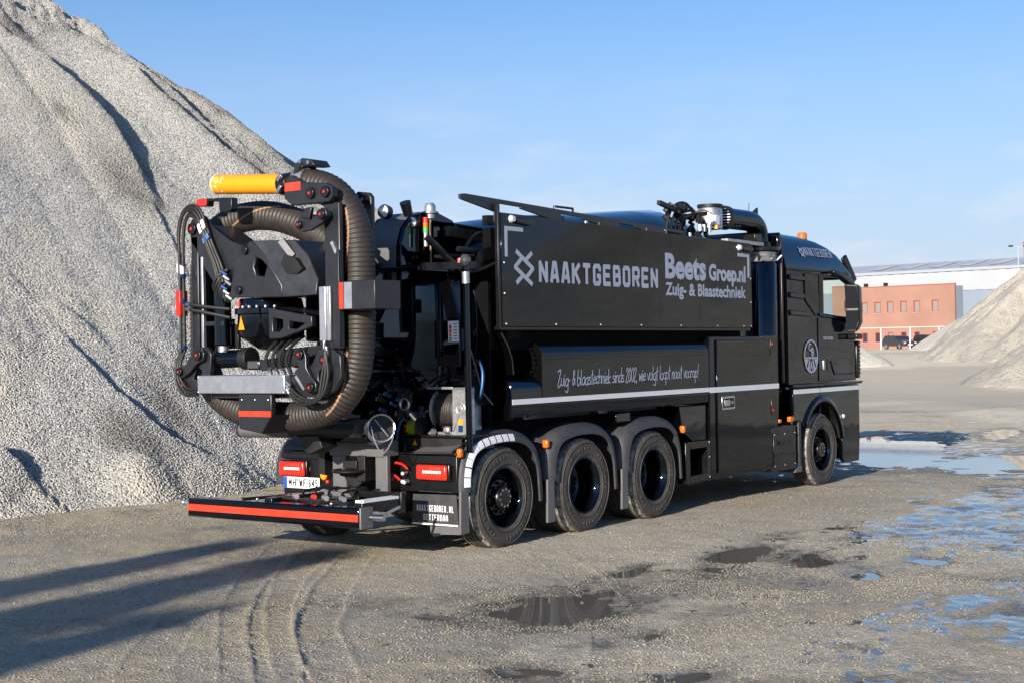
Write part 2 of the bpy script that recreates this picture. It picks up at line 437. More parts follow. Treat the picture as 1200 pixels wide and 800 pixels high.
def strokes(polys, origin, xdir, ydir, wd, mt, parent, name='lettering'):
    """flat strokes of width wd in the plane (xdir, ydir)"""
    X, Y, O = Vector(xdir), Vector(ydir), Vector(origin); nn = X.cross(Y); mb = MB(); cnt = 0
    for li, pl in enumerate(polys):
        for si, (a, b) in enumerate(zip(pl, pl[1:])):
            cnt += 1; lift = nn*(.00025*(cnt % 11)); p = O+X*a[0]+Y*a[1]+lift; q = O+X*b[0]+Y*b[1]+lift
            t = (q-p).normalized(); s = nn.cross(t).normalized()*(wd/2); e = t*(wd*.28)
            mb.add([p-s-e, p+s-e, q+s+e, q-s+e], [(0, 1, 2, 3)])
    return mb.build(name, mt, parent)

# ------------------------------------------------------------------ numpy noise and height fields
_rng = np.random.RandomState(3); _tab = _rng.rand(256, 256)
def vnoise(x, y, s=0):
    x = x+s*17.31; y = y+s*9.77
    xi = np.floor(x).astype(int); yi = np.floor(y).astype(int); fx = x-xi; fy = y-yi
    fx = fx*fx*(3-2*fx); fy = fy*fy*(3-2*fy)
    g = lambda a, b: _tab[a & 255, b & 255]
    return (g(xi, yi)*(1-fx)+g(xi+1, yi)*fx)*(1-fy)+(g(xi, yi+1)*(1-fx)+g(xi+1, yi+1)*fx)*fy - .5
def fbm(x, y, o=4, s=0, g=.5):
    r = 0; a = 1.
    for k in range(o): r = r+a*vnoise(x*2**k, y*2**k, s+k*3); a *= g
    return r
def sstep(a, b, x): t = np.clip((x-a)/(b-a), 0, 1); return t*t*(3-2*t)
def grid_mesh(name, P, closed=False, attrs=None):
    n, m_ = P.shape[:2]; me = bpy.data.meshes.new(name); me.vertices.add(n*m_)
    me.vertices.foreach_set('co', P.reshape(-1, 3).astype(np.float32).ravel())
    i = np.arange(n-1)[:, None]; j = np.arange(m_ if closed else m_-1)[None, :]; j2 = (j+1) % m_
    q = np.stack([i*m_+j, i*m_+j2, (i+1)*m_+j2, (i+1)*m_+j], -1).reshape(-1, 4)
    me.loops.add(q.size); me.loops.foreach_set('vertex_index', q.ravel().astype(np.int32))
    me.polygons.add(len(q)); me.polygons.foreach_set('loop_start', (np.arange(len(q))*4).astype(np.int32))
    me.update(calc_edges=True); me.validate()
    for k, a in (attrs or {}).items():
        at = me.attributes.new(k, 'FLOAT', 'POINT'); at.data.foreach_set('value', a.ravel().astype(np.float32))
    me.shade_smooth(); return me
def seg_dist(x, y, pl):
    """distance to a polyline, signed by side, and the running parameter 0..1"""
    best = np.full(x.shape, 1e9); sg = np.zeros(x.shape); tt = np.zeros(x.shape); n = len(pl)-1
    for i in range(n):
        (ax, ay), (bx, by) = pl[i], pl[i+1]; dx, dy = bx-ax, by-ay
        t = np.clip(((x-ax)*dx+(y-ay)*dy)/(dx*dx+dy*dy), 0, 1)
        d = np.hypot(x-ax-t*dx, y-ay-t*dy); k = d < best
        sg = np.where(k, dx*(y-ay)-dy*(x-ax), sg); tt = np.where(k, (i+t)/n, tt); best = np.where(k, d, best)
    return best*np.sign(sg), tt
def stones(name, surf, dens, smin, smax, mt, parent, seed, kind='stuff'):
    """loose stones scattered over a surface; the density follows the surface's own 'stones' attribute"""
    ng = bpy.data.node_groups.new(name, 'GeometryNodeTree')
    ng.interface.new_socket('Geometry', in_out='OUTPUT', socket_type='NodeSocketGeometry')
    n = ng.nodes; l = ng.links; out = n.new('NodeGroupOutput')
    oi = n.new('GeometryNodeObjectInfo'); oi.inputs['Object'].default_value = surf; oi.transform_space = 'RELATIVE'
    dp = n.new('GeometryNodeDistributePointsOnFaces'); dp.inputs['Seed'].default_value = seed
    na = n.new('GeometryNodeInputNamedAttribute'); na.data_type = 'FLOAT'; na.inputs['Name'].default_value = 'stones'
    mu_ = n.new('ShaderNodeMath'); mu_.operation = 'MULTIPLY'; mu_.inputs[1].default_value = dens
    l.new(na.outputs['Attribute'], mu_.inputs[0]); l.new(mu_.outputs[0], dp.inputs['Density'])
    l.new(oi.outputs['Geometry'], dp.inputs['Mesh'])
    ico = n.new('GeometryNodeMeshIcoSphere'); ico.inputs['Radius'].default_value = 1; ico.inputs['Subdivisions'].default_value = 1
    sp = n.new('GeometryNodeSetPosition'); nx = n.new('ShaderNodeTexNoise'); nx.inputs['Scale'].default_value = 1.1; nx.inputs['Detail'].default_value = 1
    vm = n.new('ShaderNodeVectorMath'); vm.operation = 'SUBTRACT'; vm.inputs[1].default_value = (.5, .5, .5)
    vm2 = n.new('ShaderNodeVectorMath'); vm2.operation = 'SCALE'; vm2.inputs['Scale'].default_value = 1.5
    l.new(nx.outputs['Color'], vm.inputs[0]); l.new(vm.outputs[0], vm2.inputs[0]); l.new(vm2.outputs[0], sp.inputs['Offset'])
    l.new(ico.outputs['Mesh'], sp.inputs['Geometry'])
    sm = n.new('GeometryNodeSetMaterial'); sm.inputs['Material'].default_value = M[mt]; l.new(sp.outputs[0], sm.inputs['Geometry'])
    ip = n.new('GeometryNodeInstanceOnPoints'); l.new(dp.outputs['Points'], ip.inputs['Points']); l.new(sm.outputs[0], ip.inputs['Instance'])
    rv = n.new('FunctionNodeRandomValue'); rv.data_type = 'FLOAT_VECTOR'; rv.inputs['Max'].default_value = (6.28, 6.28, 6.28); rv.inputs['Seed'].default_value = seed
    l.new(rv.outputs[0], ip.inputs['Rotation'])
    rs = n.new('FunctionNodeRandomValue'); rs.data_type = 'FLOAT_VECTOR'; rs.inputs['Min'].default_value = (smin, smin*.8, smin*.6); rs.inputs['Max'].default_value = (smax, smax*.9, smax*.75); rs.inputs['Seed'].default_value = seed+5
    l.new(rs.outputs[0], ip.inputs['Scale']); l.new(ip.outputs[0], out.inputs[0])
    o = link(name, bpy.data.meshes.new(name), parent); o.modifiers.new('scatter', 'NODES').node_group = ng
    o['kind'] = kind; return o

GLY = {'N': [[(0, 0), (0, 1), (1, 0), (1, 1)]], 'A': [[(0, 0), (.34, 1), (.66, 1), (1, 0)], [(.14, .27), (.86, .27)]], 'K': [[(0, 0), (0, 1)], [(1, 1), (.1, .48)], [(.3, .62), (1, 0)]],
 'T': [[(0, 1), (1, 1)], [(.5, .9), (.5, 0)]], 'G': [[(1, .78), (1, .88), (.85, 1), (.15, 1), (0, .88), (0, .12), (.15, 0), (.85, 0), (1, .12), (1, .43), (.62, .43)]], 'E': [[(1, 1), (0, 1), (0, 0), (1, 0)], [(0, .5), (.85, .5)]],
 'B': [[(0, 0), (0, 1), (.82, 1), (.95, .9), (.95, .62), (.82, .52), (.1, .52)], [(.82, .52), (1, .42), (1, .1), (.85, 0), (0, 0)]], 'O': [[(.15, 0), (0, .12), (0, .88), (.15, 1), (.85, 1), (1, .88), (1, .12), (.85, 0), (.15, 0)]],
 'M': [[(0, 0), (0, 1), (.5, .35), (1, 1), (1, 0)]], 'H': [[(0, 0), (0, 1)], [(1, 0), (1, 1)], [(0, .5), (1, .5)]], 'W': [[(0, 1), (.25, 0), (.5, .7), (.75, 0), (1, 1)]], 'F': [[(1, 1), (0, 1), (0, 0)], [(0, .52), (.8, .52)]], 'L': [[(0, 1), (0, 0), (1, 0)]], 'D': [[(0, 0), (0, 1), (.75, 1), (1, .8), (1, .2), (.75, 0), (0, 0)]], '.': [[(.3, 0), (.6, 0)]],
 '6': [[(.9, 1), (.2, .85), (0, .4), (.1, .05), (.8, 0), (1, .3), (.8, .55), (.05, .5)]], '4': [[(.8, 0), (.8, 1), (0, .3), (1, .3)]], '5': [[(.95, 1), (.1, 1), (.05, .55), (.8, .6), (1, .3), (.8, 0), (0, .05)]],
 'R': [[(0, 0), (0, 1), (.85, 1), (1, .88), (1, .58), (.85, .46), (.1, .46)], [(.55, .46), (1, 0)]]}
def block_text(body, origin, xdir, ydir, w, h, t, mt, parent):
    """square cut condensed capitals drawn with strokes of width t"""
    n = len(body); pitch = (w+h*.16)/n; lw = pitch-h*.16; polys = []
    for i, ch in enumerate(body):
        for pl in GLY[ch]: polys.append([(i*pitch+t/2+a*(lw-t), t/2+b*(h-t)) for a, b in pl])
    return strokes(polys, origin, xdir, ydir, t, mt, parent)

_o = [(.5, .5), (.15, .45), (0, .2), (.15, 0), (.4, .05), (.5, .25), (.5, .5)]
HND = {'a': ([_o, [(.5, .5), (.5, .08), (.62, 0)]], .66), 'b': ([[(0, 1), (0, 0), (.35, .02), (.5, .25), (.35, .48), (0, .4)]], .58), 'c': ([[(.45, .42), (.25, .5), (0, .3), (.08, .05), (.3, 0), (.5, .1)]], .52),
 'd': ([_o, [(.5, 1), (.5, .05), (.6, 0)]], .64), 'e': ([[(.02, .24), (.42, .3), (.36, .48), (.14, .48), (0, .25), (.12, 0), (.48, .1)]], .54), 'g': ([_o, [(.5, .5), (.48, -.3), (.3, -.42), (.05, -.32)]], .6),
 'h': ([[(0, 1), (0, 0)], [(0, .3), (.2, .5), (.4, .42), (.42, 0)]], .56), 'i': ([[(.05, .5), (.05, 0)], [(.05, .68), (.06, .74)]], .22), 'k': ([[(0, 1), (0, 0)], [(.4, .5), (.02, .22), (.42, 0)]], .52), 'l': ([[(.08, 1), (.02, .1), (.14, 0)]], .24),
 'n': ([[(0, .5), (0, 0)], [(0, .3), (.2, .5), (.4, .42), (.42, 0)]], .56), 'o': ([[(.28, .5), (.05, .4), (0, .15), (.2, 0), (.45, .1), (.48, .36), (.28, .5)]], .6), 'p': ([[(0, .5), (-.02, -.42)], [(0, .42), (.3, .5), (.48, .3), (.35, .03), (0, .06)]], .58),
 'r': ([[(0, .5), (0, 0)], [(0, .28), (.16, .48), (.36, .45)]], .42), 's': ([[(.38, .45), (.12, .5), (.06, .34), (.36, .2), (.32, .03), (0, .04)]], .48), 't': ([[(.15, .95), (.12, .08), (.28, 0)], [(-.02, .62), (.36, .66)]], .42),
 'u': ([[(0, .5), (.02, .08), (.2, 0), (.4, .12), (.42, .5)], [(.42, .3), (.44, 0)]], .56), 'v': ([[(0, .5), (.2, 0), (.42, .55)]], .5), 'w': ([[(0, .5), (.12, 0), (.3, .4), (.46, 0), (.62, .55)]], .7), 'Z': ([[(.0, .92), (.5, 1), (.05, .02), (.3, -.12), (.6, .1)]], .66),
 '2': ([[(0, .75), (.2, .98), (.42, .8), (.0, 0), (.46, .03)]], .56), '0': ([[(.25, 1), (.02, .7), (.05, .2), (.25, 0), (.44, .3), (.42, .8), (.25, 1)]], .56), '&': ([[(.5, .05), (.1, .75), (.22, .98), (.36, .8), (.02, .3), (.14, 0), (.5, .4)]], .62),
 '-': ([[(0, .3), (.26, .32)]], .36), ',': ([[(.08, .06), (.02, -.16)]], .2), '!': ([[(.1, 1), (.05, .28)], [(.04, .07), (.045, .0)]], .22), ' ': ([], .34)}
def hand_text(body, origin, xdir, ydir, w, h, t, mt, parent):
    """one line of quick handwriting drawn with single strokes"""
    tot = sum(HND[c_][1] for c_ in body); k = w/tot; x = 0; polys = []; rn = random.Random(2)
    for ch in body:
        g, adv = HND[ch]; dy = rn.uniform(-.03, .03)
        for pl in g:
            q = catmull([(a, b, 0) for a, b in pl], .16) if len(pl) > 2 else [Vector((a, b, 0)) for a, b in pl]
            polys.append([(x+p.x*k, (p.y+dy)*h) for p in q])
        x += adv*k
    return strokes(polys, origin, xdir, ydir, t, mt, parent)

# ------------------------------------------------------------------ ground, puddles
WATER = -.013
PUDS = [  # x, y, radius along, radius across, depth, angle of the long axis
 (-2.6, -3.62, .42, .48, .042, .4), (-1.75, -3.42, .42, .30, .034, .3), (-2.25, -3.14, .16, .14, .03, 0), (-3.25, -3.02, .13, .17, .035, 0),
 (.8, -3.4, .75, .30, .035, .2), (-.45, -3.7, .5, .22, .03, .2), (.75, -4.13, .55, .2, .032, .3), (-4.38, -4.66, .25, .22, .04, 0), (-.65, -3.07, .6, .18, .03, .2),
 (.05, -4.9, .3, .14, .03, .5), (1.9, -3.3, .6, .2, .03, .2), (-4.05, -5.5, .2, .12, .03, 0), (-3.05, -4.7, .2, .1, .03, .3),
 (12.3, -2.3, 2.0, 1.1, .05, .2), (14.6, .2, 3.4, .6, .05, .25), (12.9, -.2, 1.7, .5, .045, .15), (14.9, 1.2, 2.3, .75, .05, .2), (17.2, 2.1, 2.6, .35, .04, .25), (20., .3, 2.2, .5, .04, .2),
 (5.0, -4.1, 1., .3, .010, .4), (1.3, -5.05, .35, .2, .010, .4), (2.0, -4.7, .7, .2, .010, .5), (2.9, -4.2, .55, .2, .008, .4), (7.7, -3.7, 1.1, .35, .012, .3), (2.5, -5.3, .6, .2, .008, .4),
 (9.6, -3.2, 1.1, .4, .012, .3), (3.6, -4.9, .6, .2, .008, .4), (6.2, -3.2, .7, .2, .012, .3), (4.2, -5.6, .7, .25, .008, .4), (-2.8, -6.0, .3, .2, .02, .3), (-3.5, -6.6, .4, .3, .03, .3)]
TRACKS = [([(-1.03, .3), (-2.93, -1.09), (-4.09, -2.14), (-4.84, -2.93), (-5.44, -3.6)], 1.), ([(-.97, .86), (-2.71, -.57), (-3.95, -1.7), (-5.55, -3.42)], .7),
 ([(-1.07, -.27), (-2.72, -1.47), (-3.92, -2.43), (-4.58, -3.09), (-5.28, -3.85)], 1.), ([(-3.22, -.59), (-4.69, -1.76), (-5.73, -2.68)], .6),
 ([(-.19, -1.86), (-1.64, -3.35), (-3.1, -4.43), (-4.41, -5.26)], .7), ([(-1.09, -.82), (-4.38, -2.28), (-5.84, -2.85)], .5)]
FOOT_X = [-30, -6, -.75, 1.67, 4.23, 8, 12]; FOOT_Y = [7.5, 6.4, 5.88, 5.57, 5.7, 5.6, 6.4]
TRACKS_S = [([(p.x, p.y) for p in catmull([(a, b, 0) for a, b in pl], .3)], k) for pl, k in TRACKS]
def ground_z(x, y):
    d = np.hypot(x-CAM.x, y-CAM.y)
    near = 1-sstep(35, 60, d)
    z = near*(fbm(x/1.9, y/1.9, 3, 1)*.022+fbm(x/.33, y/.33, 3, 5)*.013+fbm(x/.09, y/.09, 2, 9)*.007*(1-sstep(14, 24, d)))
    z = z+.008*near
    rough = 0*x; BR = (1-.6*sstep(11, 15, x))
    for px, py, a, b, dep, an in PUDS:
        c_, s_ = math.cos(an), math.sin(an); u = ((x-px)*c_+(y-py)*s_)/a; v = (-(x-px)*s_+(y-py)*c_)/b
        g = np.exp(-(u*u+v*v)*1.05); z = z-dep*g*near; rough = np.maximum(rough, g)
    z = z+near*rough*(fbm(x/.55, y/.55, 3, 61)*.045+fbm(x/.13, y/.13, 2, 63)*.016)*BR
    # the wet stretch on the right, where thin sheets of water stand between the stones
    w = sstep(-.5, 3, x)*sstep(-2.2, -3.6, y+.0*x)*(1-sstep(14, 20, x))
    z = z+(.002+fbm(x/1.1, y/.7, 4, 67)*.035)*w*near
    for pl, k in TRACKS_S:
        dd, t = seg_dist(x, y, pl); e = np.abs(dd)
        e = e+fbm(x/.5, y/.5, 2, 71)*.03; prof = np.where(e < .15, -.005+.004*(np.sin(e*2*np.pi/.1))*np.sin(t*260), 0)+.007*np.exp(-((e-.17)/.03)**2)
        z = z+prof*k*near*(.5+.9*(vnoise(x/.7, y/.7, 4)+.3))
    # loose low bank of gravel along the foot of the heap
    fy = np.interp(x, FOOT_X, FOOT_Y)
    z = z+.09*np.exp(-((y-fy+1.15+fbm(x/1.4, 0*x, 2, 7)*.5)/.30)**2)*near*(1-sstep(3, 5.5, x))*(.6+fbm(x/.5, y/.5, 2, 8))
    far = 1.5*sstep(60, 140, d)
    return z+far
rad = [.0, 1, 2, 3, 4, 5, 5.6]; r = 6.
while r < 1200: rad.append(r); r *= 1.0042 if r < 34 else (1.009 if r < 60 else 1.04)
ca = YAW-0*R(1)
ang = np.concatenate([np.arange(20.5, 90, 2.2), np.arange(90, 270, 6.), np.arange(270, 339.5, 2.2)])
ang = np.radians(np.concatenate([np.arange(-20.5, 20.5, .062), ang]))+YAW
rr_, aa_ = np.meshgrid(np.array(rad), ang, indexing='ij')
gx = CAM.x+rr_*np.cos(aa_); gy = CAM.y+rr_*np.sin(aa_); gz = ground_z(gx, gy)
dcam = rr_
fy = np.interp(gx, FOOT_X, FOOT_Y)
coarse = sstep(-2.9, -1.7, gy-fy+fbm(gx/1.2, gy/1.2, 3, 11)*1.2)*(1-sstep(4, 9, gx))
wet = sstep(WATER+.024, WATER+.002, gz)*(1-sstep(40, 70, dcam))
film = np.clip(.9*sstep(-.5, 3, gx)*sstep(-2.6, -4., gy+.9*fbm(gx/2, gy/2, 3, 91))*(1-sstep(16, 22, gx))*(1-.5*sstep(9, 12, gx)), 0, 1)
for px, py, a, b, dep, an in PUDS:
    film = np.maximum(film, .62*np.exp(-((gx-px)**2/(a*2.0)**2+(gy-py)**2/(b*2.2)**2)))
film = np.maximum(film, .8*np.exp(-((gx-14)/5.)**2-((gy+.3)/2.2)**2))
film = np.maximum(film, .75*sstep(-4.8, -6.5, gy+.2*gx)*sstep(-3.5, -1.5, gx))
film = np.maximum(film, .45*np.exp(-((gx-24)/9.)**2-((gy-2.5)/3.)**2))
film = np.maximum(film, .42*np.exp(-((gx+2.)/2.4)**2-((gy+4.1)/1.5)**2))
wet = np.clip(wet*.85+.75*sstep(-5.5, -9., gy+.35*gx*(gx < 0)+fbm(gx/3, gy/3, 3, 99)*2)*sstep(-3, 1, gx)+.8*np.exp(-((gx+1.6)/2.6)**2-((gy+4.)/1.3)**2)*sstep(-.35, .0, fbm(gx/.8, gy/.8, 4, 93))+.15*sstep(-.08, .22, fbm(gx/2.3, gy/2.3, 4, 13))*sstep(.5, -3., gy)*(1-sstep(35, 60, dcam)), 0, 1)
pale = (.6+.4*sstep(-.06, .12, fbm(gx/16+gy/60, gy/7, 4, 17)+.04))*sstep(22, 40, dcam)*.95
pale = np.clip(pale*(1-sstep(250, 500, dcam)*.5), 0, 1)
stn = np.clip(.03+.12*sstep(0, .3, fbm(gx/1.1, gy/1.1, 3, 19))+coarse*1.2+1.1*np.exp(-((gx+1.6)/3.2)**2-((gy+4.4)/1.7)**2)*sstep(-.25, .1, fbm(gx/.7, gy/.7, 3, 97)), 0, 1.4)*(1-sstep(17, 26, dcam))*sstep(5.5, 7, dcam)
stn = stn*np.where(gz < WATER+.002, .05, 1)
stn = stn*(np.abs(aa_-YAW) < R(20.6))
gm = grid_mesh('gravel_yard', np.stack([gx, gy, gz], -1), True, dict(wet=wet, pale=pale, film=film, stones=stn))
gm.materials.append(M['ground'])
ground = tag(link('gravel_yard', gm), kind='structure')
stones('loose_gravel', ground, 1000, .004, .0125, 'stoneg', None, 3)
PUD_SHEETS = [(-4.4, -6.9, 1.9, -2.6), (1.91, -6.0, 9.99, -2.75), (10.0, -4.6, 24.5, 4.2)]
for x0, y0, x1, y1 in PUD_SHEETS:
    MB().add([(x0, y0, WATER), (x1, y0, WATER), (x1, y1, WATER), (x0, y1, WATER)], [(0, 1, 2, 3)]).build('puddle', 'water', kind='structure')

# ------------------------------------------------------------------ gravel heap behind the truck
AX, AY, HH = 7.67, 21.3, 12.24
TA = [-180, -150, -118.6, -110.9, -102.7, -90, -75, -60, -45, -30, 0, 60, 120, 180]; TR = [10., 11.5, 17.55, 16.8, 15.65, 15.8, 17.0, 18.4, 19, 19, 19, 19, 19, 18]
RA = [(7.13, 16.54), (7.23, 15.83), (7.36, 15.25), (7.36, 14.51), (7.34, 13.7), (7.07, 12.82), (6.62, 11.67)]
RC = [(9.83, 17.32), (9.81, 16.43), (9.88, 15.66), (9.87, 14.83), (10.0, 13.8)]
RD = [(9.02, 16.73), (8.98, 16.04), (9.19, 15.39), (9.21, 14.48), (9.43, 13.54), (9.51, 12.82), (9.74, 12.37), (10.0, 11.6)]
RE = [(10.6, 15.52), (10.91, 14.89), (11.12, 14.37), (11.26, 13.67), (11.3, 12.6)]
RID = [(RA, .36, 1.9, .2, .45),
 ([(2.32, 8.94), (2.28, 8.29), (2.23, 7.46), (2.35, 6.95), (2.54, 6.55), (3.03, 6.29), (3.61, 6.11)], .12, 1.6, .12, .5),
 (RC, .30, .8, .13, .4), (RD, .30, .9, .13, .4), (RE, .34, .8, .13, .4),
 ([(-.25, 6.85), (-.22, 6.62), (-.16, 6.39), (-.06, 6.15)], .26, 1.2, .12, .5),
 ([(2.67, 9.41), (2.73, 9.17), (2.91, 8.68)], .06, .7, .1, .5),
 ([(8.17, 14.71), (8.27, 13.91), (8.26, 13.01), (8.47, 12.25)], .05, .5, .1, .5),
 ([(9.9, 15.0), (10.25, 13.6), (10.5, 12.4), (10.6, 11.4)], .12, .5, .12, .5), ([(10.8, 14.2), (11.2, 13.0), (11.4, 11.8)], .14, .5, .12, .5)]
def heap_z(x, y):
    r_ = np.hypot(x-AX, y-AY); a_ = np.degrees(np.arctan2(y-AY, x-AX)); Rr = np.interp(a_, TA, TR)
    z = HH*(1-r_/Rr)
    z = np.where(r_ < 1.2, z-.35*(1-r_/1.2), z)
    lump = sstep(.5, 2.5, z)
    z = z+lump*(fbm(a_/9., r_/8, 2, 21)*.22+fbm(x/2.2, y/3.4, 3, 23)*.16)
    for pl, A, wl, wr, pk in RID:
        d, t = seg_dist(x, y, pl)           # lines run towards -y: the left (sunny) side is negative
        d = d+fbm(x/.5, y/.5, 2, 31)*.09
        env = np.clip(np.sin(np.pi*np.clip(t, 0.02, .98)), 0, 1)**pk
        f = np.where(d < 0, np.exp(-(d/wl)**2), np.clip(1-d/wr, 0, 1))
        z = z+A*env*f
    # small pale slip at the foot, crumbled crest
    z = z+.30*np.exp(-(((x-1.35)/.45)**2+((y-5.75)/.45)**2))+.2*np.exp(-(((x-2.7)/1.1)**2+((y-5.7)/.4)**2))
    z = z+sstep(8.7, 9.6, z)*(np.abs(fbm(x/.6, y/.6, 4, 41))*.75-.1)
    z = z+fbm(x/.45, y/.45, 3, 33)*.05+fbm(x/.15, y/.15, 2, 35)*.02
    return np.where(z > -.25, z, -.25)
xs = np.concatenate([np.arange(-16, -3, .5), np.arange(-3, 14, .07), np.arange(14, 27, .5)])
ys = np.concatenate([np.arange(3.6, 20.5, .075), np.arange(20.5, 42, .5)])
hx, hy = np.meshgrid(xs, ys, indexing='ij'); hz_ = heap_z(hx, hy)
r_ = np.hypot(hx-AX, hy-AY)
fin = np.clip(.75*sstep(.02, .24, fbm(hx/2.6, hy/3.6, 4, 51)), 0, 1)
fin = np.maximum(fin, .95*np.exp(-(((hx-6.2)/.95)**2+((hy-13.6)/2.0)**2)))
fin = np.maximum(fin, np.exp(-(((hx-1.35)/.5)**2+((hy-5.65)/.45)**2)))
fin = np.maximum(fin, .9*np.exp(-(((hx-2.9)/1.2)**2+((hy-5.75)/.35)**2)))
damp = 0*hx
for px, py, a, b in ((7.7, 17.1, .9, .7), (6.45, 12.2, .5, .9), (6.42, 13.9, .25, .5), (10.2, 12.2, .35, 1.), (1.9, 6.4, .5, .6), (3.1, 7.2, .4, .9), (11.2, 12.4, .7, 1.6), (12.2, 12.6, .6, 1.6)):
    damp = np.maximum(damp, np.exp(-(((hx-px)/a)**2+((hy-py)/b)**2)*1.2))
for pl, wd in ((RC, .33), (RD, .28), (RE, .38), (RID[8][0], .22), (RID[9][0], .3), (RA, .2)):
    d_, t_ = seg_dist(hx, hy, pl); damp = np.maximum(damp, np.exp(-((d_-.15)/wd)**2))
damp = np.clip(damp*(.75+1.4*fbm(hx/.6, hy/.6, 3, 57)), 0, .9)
st = (1-.8*fin)*(1-.7*damp)*sstep(-.25, .05, hz_)*(1-sstep(19.5, 20.5, hy))*sstep(-4, -3, hx)*(1-sstep(15, 17, hx))
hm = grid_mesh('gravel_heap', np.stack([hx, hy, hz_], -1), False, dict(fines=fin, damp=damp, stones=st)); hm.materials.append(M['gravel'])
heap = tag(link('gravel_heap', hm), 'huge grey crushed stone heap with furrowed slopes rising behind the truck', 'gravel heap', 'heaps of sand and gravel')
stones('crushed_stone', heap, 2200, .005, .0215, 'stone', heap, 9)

# ------------------------------------------------------------------ sand heaps beyond the yard
def cone_heap(name, label, x, y, h, rad_, mt, seed, n=120, ridge=.12, fine_=.02):
    t = np.linspace(0, 1.05, 60)[:, None]; a_ = np.linspace(0, 2*np.pi, n, endpoint=False)[None, :]
    rk = rad_*(1+.10*fbm(np.cos(a_)*2+5, np.sin(a_)*2+5, 3, seed)); rr = t*rk
    X = x+rr*np.cos(a_); Y = y+rr*np.sin(a_)
    Z = h*(1-t)*(1-.10*np.exp(-(t/.08)**2))+h*(ridge*fbm(np.cos(a_)*4+9+0*t, np.sin(a_)*4+9+t*.5, 4, seed+2)*np.sin(np.pi*np.clip(t, 0, 1))+fine_*fbm(X/1.4, Y/1.4, 4, seed+4)*(t < 1.01)*np.clip(t*4, 0, 1))
    Z = Z+ground_z(X, Y)*sstep(.3, 1, t)-.25*sstep(.97, 1.05, t)
    me = grid_mesh(name, np.stack([X, Y, Z+0*X], -1), True); me.materials.append(M[mt])
    return tag(link(name, me), label, 'sand heap', 'heaps of sand and gravel')
cone_heap('sand_heap', 'tall smooth pale sand heap in front of the brick building', 119.0, 22.9, 11.8, 15.9, 'sand', 61, ridge=.04, fine_=.004)
cone_heap('sand_heap', 'tall grey brown rutted sand heap before the pale one at the right edge', 91.8, 17.8, 10.0, 10.6, 'sandgrey', 71, 200, .14, .03)
cone_heap('sand_heap', 'low pale heap with a dug grey flank at the right edge nearest the puddles', 57.3, 7.6, 4.0, 6.1, 'sandgrey', 81, 160, .12, .03)
cone_heap('sand_heap', 'small white sand heap showing just past the front of the cab', 77.9, 28.9, 2.9, 3.4, 'sand', 91, ridge=.04, fine_=.004)
cone_heap('sand_heap', 'broad gravel heap standing to the right outside the view', 36.5, -16.8, 9.6, 16.5, 'sandgrey', 95, ridge=.14)

# ------------------------------------------------------------------ brick office, warehouse, fence, cars, lamp
bdir = Vector((.1, 1., 0)).normalized(); bn = Vector((-1., .1, 0)).normalized()    # along the front; towards the yard
BO = Vector((155.9, 48.6, 0))
def bpt(u, d, z): return BO+bdir*u+bn*d+Vector((0, 0, z))
def bbox(mb, u0, u1, d0, d1, z0, z1):
    V = [bpt(u, d, z) for z in (z0, z1) for d in (d0, d1) for u in (u0, u1)]
    return mb.add(V, [(0, 2, 3, 1), (4, 5, 7, 6), (0, 1, 5, 4), (2, 6, 7, 3), (0, 4, 6, 2), (1, 3, 7, 5)])
office = tag(empty('brick_building', BO), 'two storey salmon brick office with small windows behind the sand heaps', 'building')
def off(o): o.location = -BO; return o
ups = [2.45, 4.75, 6.45, 8.15, 9.8, 11.5, 13.2, 15., 16.8, 18.6, 20.4, 22.2, 24.]
holes = []
for u in ups:
    holes.append([(u-.42, 5.75), (u+.42, 5.75), (u+.42, 7.15), (u-.42, 7.15)])
    holes.append([(u-.36, 2.3), (u+.36, 2.3), (u+.36, 3.5), (u-.36, 3.5)])
wl = plate_holes([(0, .3), (26, .3), (26, 8.86), (0, 8.86)], holes, 'xz', 0, .3)
wl.v = [tuple(bpt(v[0], -v[1], v[2])) for v in wl.v]
off(wl.build('front_wall', 'brick', office))
off(bbox(MB(), 0.01, 26, -2.2, -.305, .3, 8.7).build('building_body', 'gutter', office))
off(bbox(MB(), -.06, 26, -.34, .05, 8.865, 8.96).build('parapet_coping', 'brickframe', office))
for i, u in enumerate(ups):
    for z0, z1, w, gl in ((5.75, 7.15, .42, 'blind'), (2.3, 3.5, .36, 'darkglass' if i != 3 else 'blind')):
        f = MB()
        for a, b, c, d in ((u-w, u-w+.09, z0, z1), (u+w-.09, u+w, z0, z1), (u-w+.09, u+w-.09, z0, z0+.09), (u-w+.09, u+w-.09, z1-.09, z1)): bbox(f, a, b, -.14, .03, c, d)
        fo = off(f.build('window', 'brickframe', office))
        bbox(MB(), u-w+.09, u+w-.09, -.2, -.13, z0+.09, z1-.09).build('pane', gl, fo)
        bbox(MB(), u-w-.06, u+w+.06, .031, .10, z0-.07, z0-.01).build('sill', 'gutter', fo)
for u in (9.0, 11.6): off(bbox(MB(), u, u+.4, -1.2, -.8, 8.965, 9.4).build('roof_vent', 'dark', office))
hall = tag(empty('warehouse', BO), 'long white metal warehouse with pale roof behind the brick office', 'building')
mb = MB(); us = np.arange(-18, 60, .8); V = []
for i, u in enumerate(us):
    d = -18.0+(.16 if i % 2 else 0)
    V.append((u, d))
cl = MB()
for (a, b), (c, d) in zip(V, V[1:]): cl.add([bpt(a, b, 8.75), bpt(c, d, 8.75), bpt(c, d, 11.25), bpt(a, b, 11.25)], [(0, 1, 2, 3)])
off(cl.build('cladding', 'cladding', hall))
off(bbox(MB(), -18, 60, -19, -18.02, .3, 8.73).build('lower_wall', 'greywall', hall))
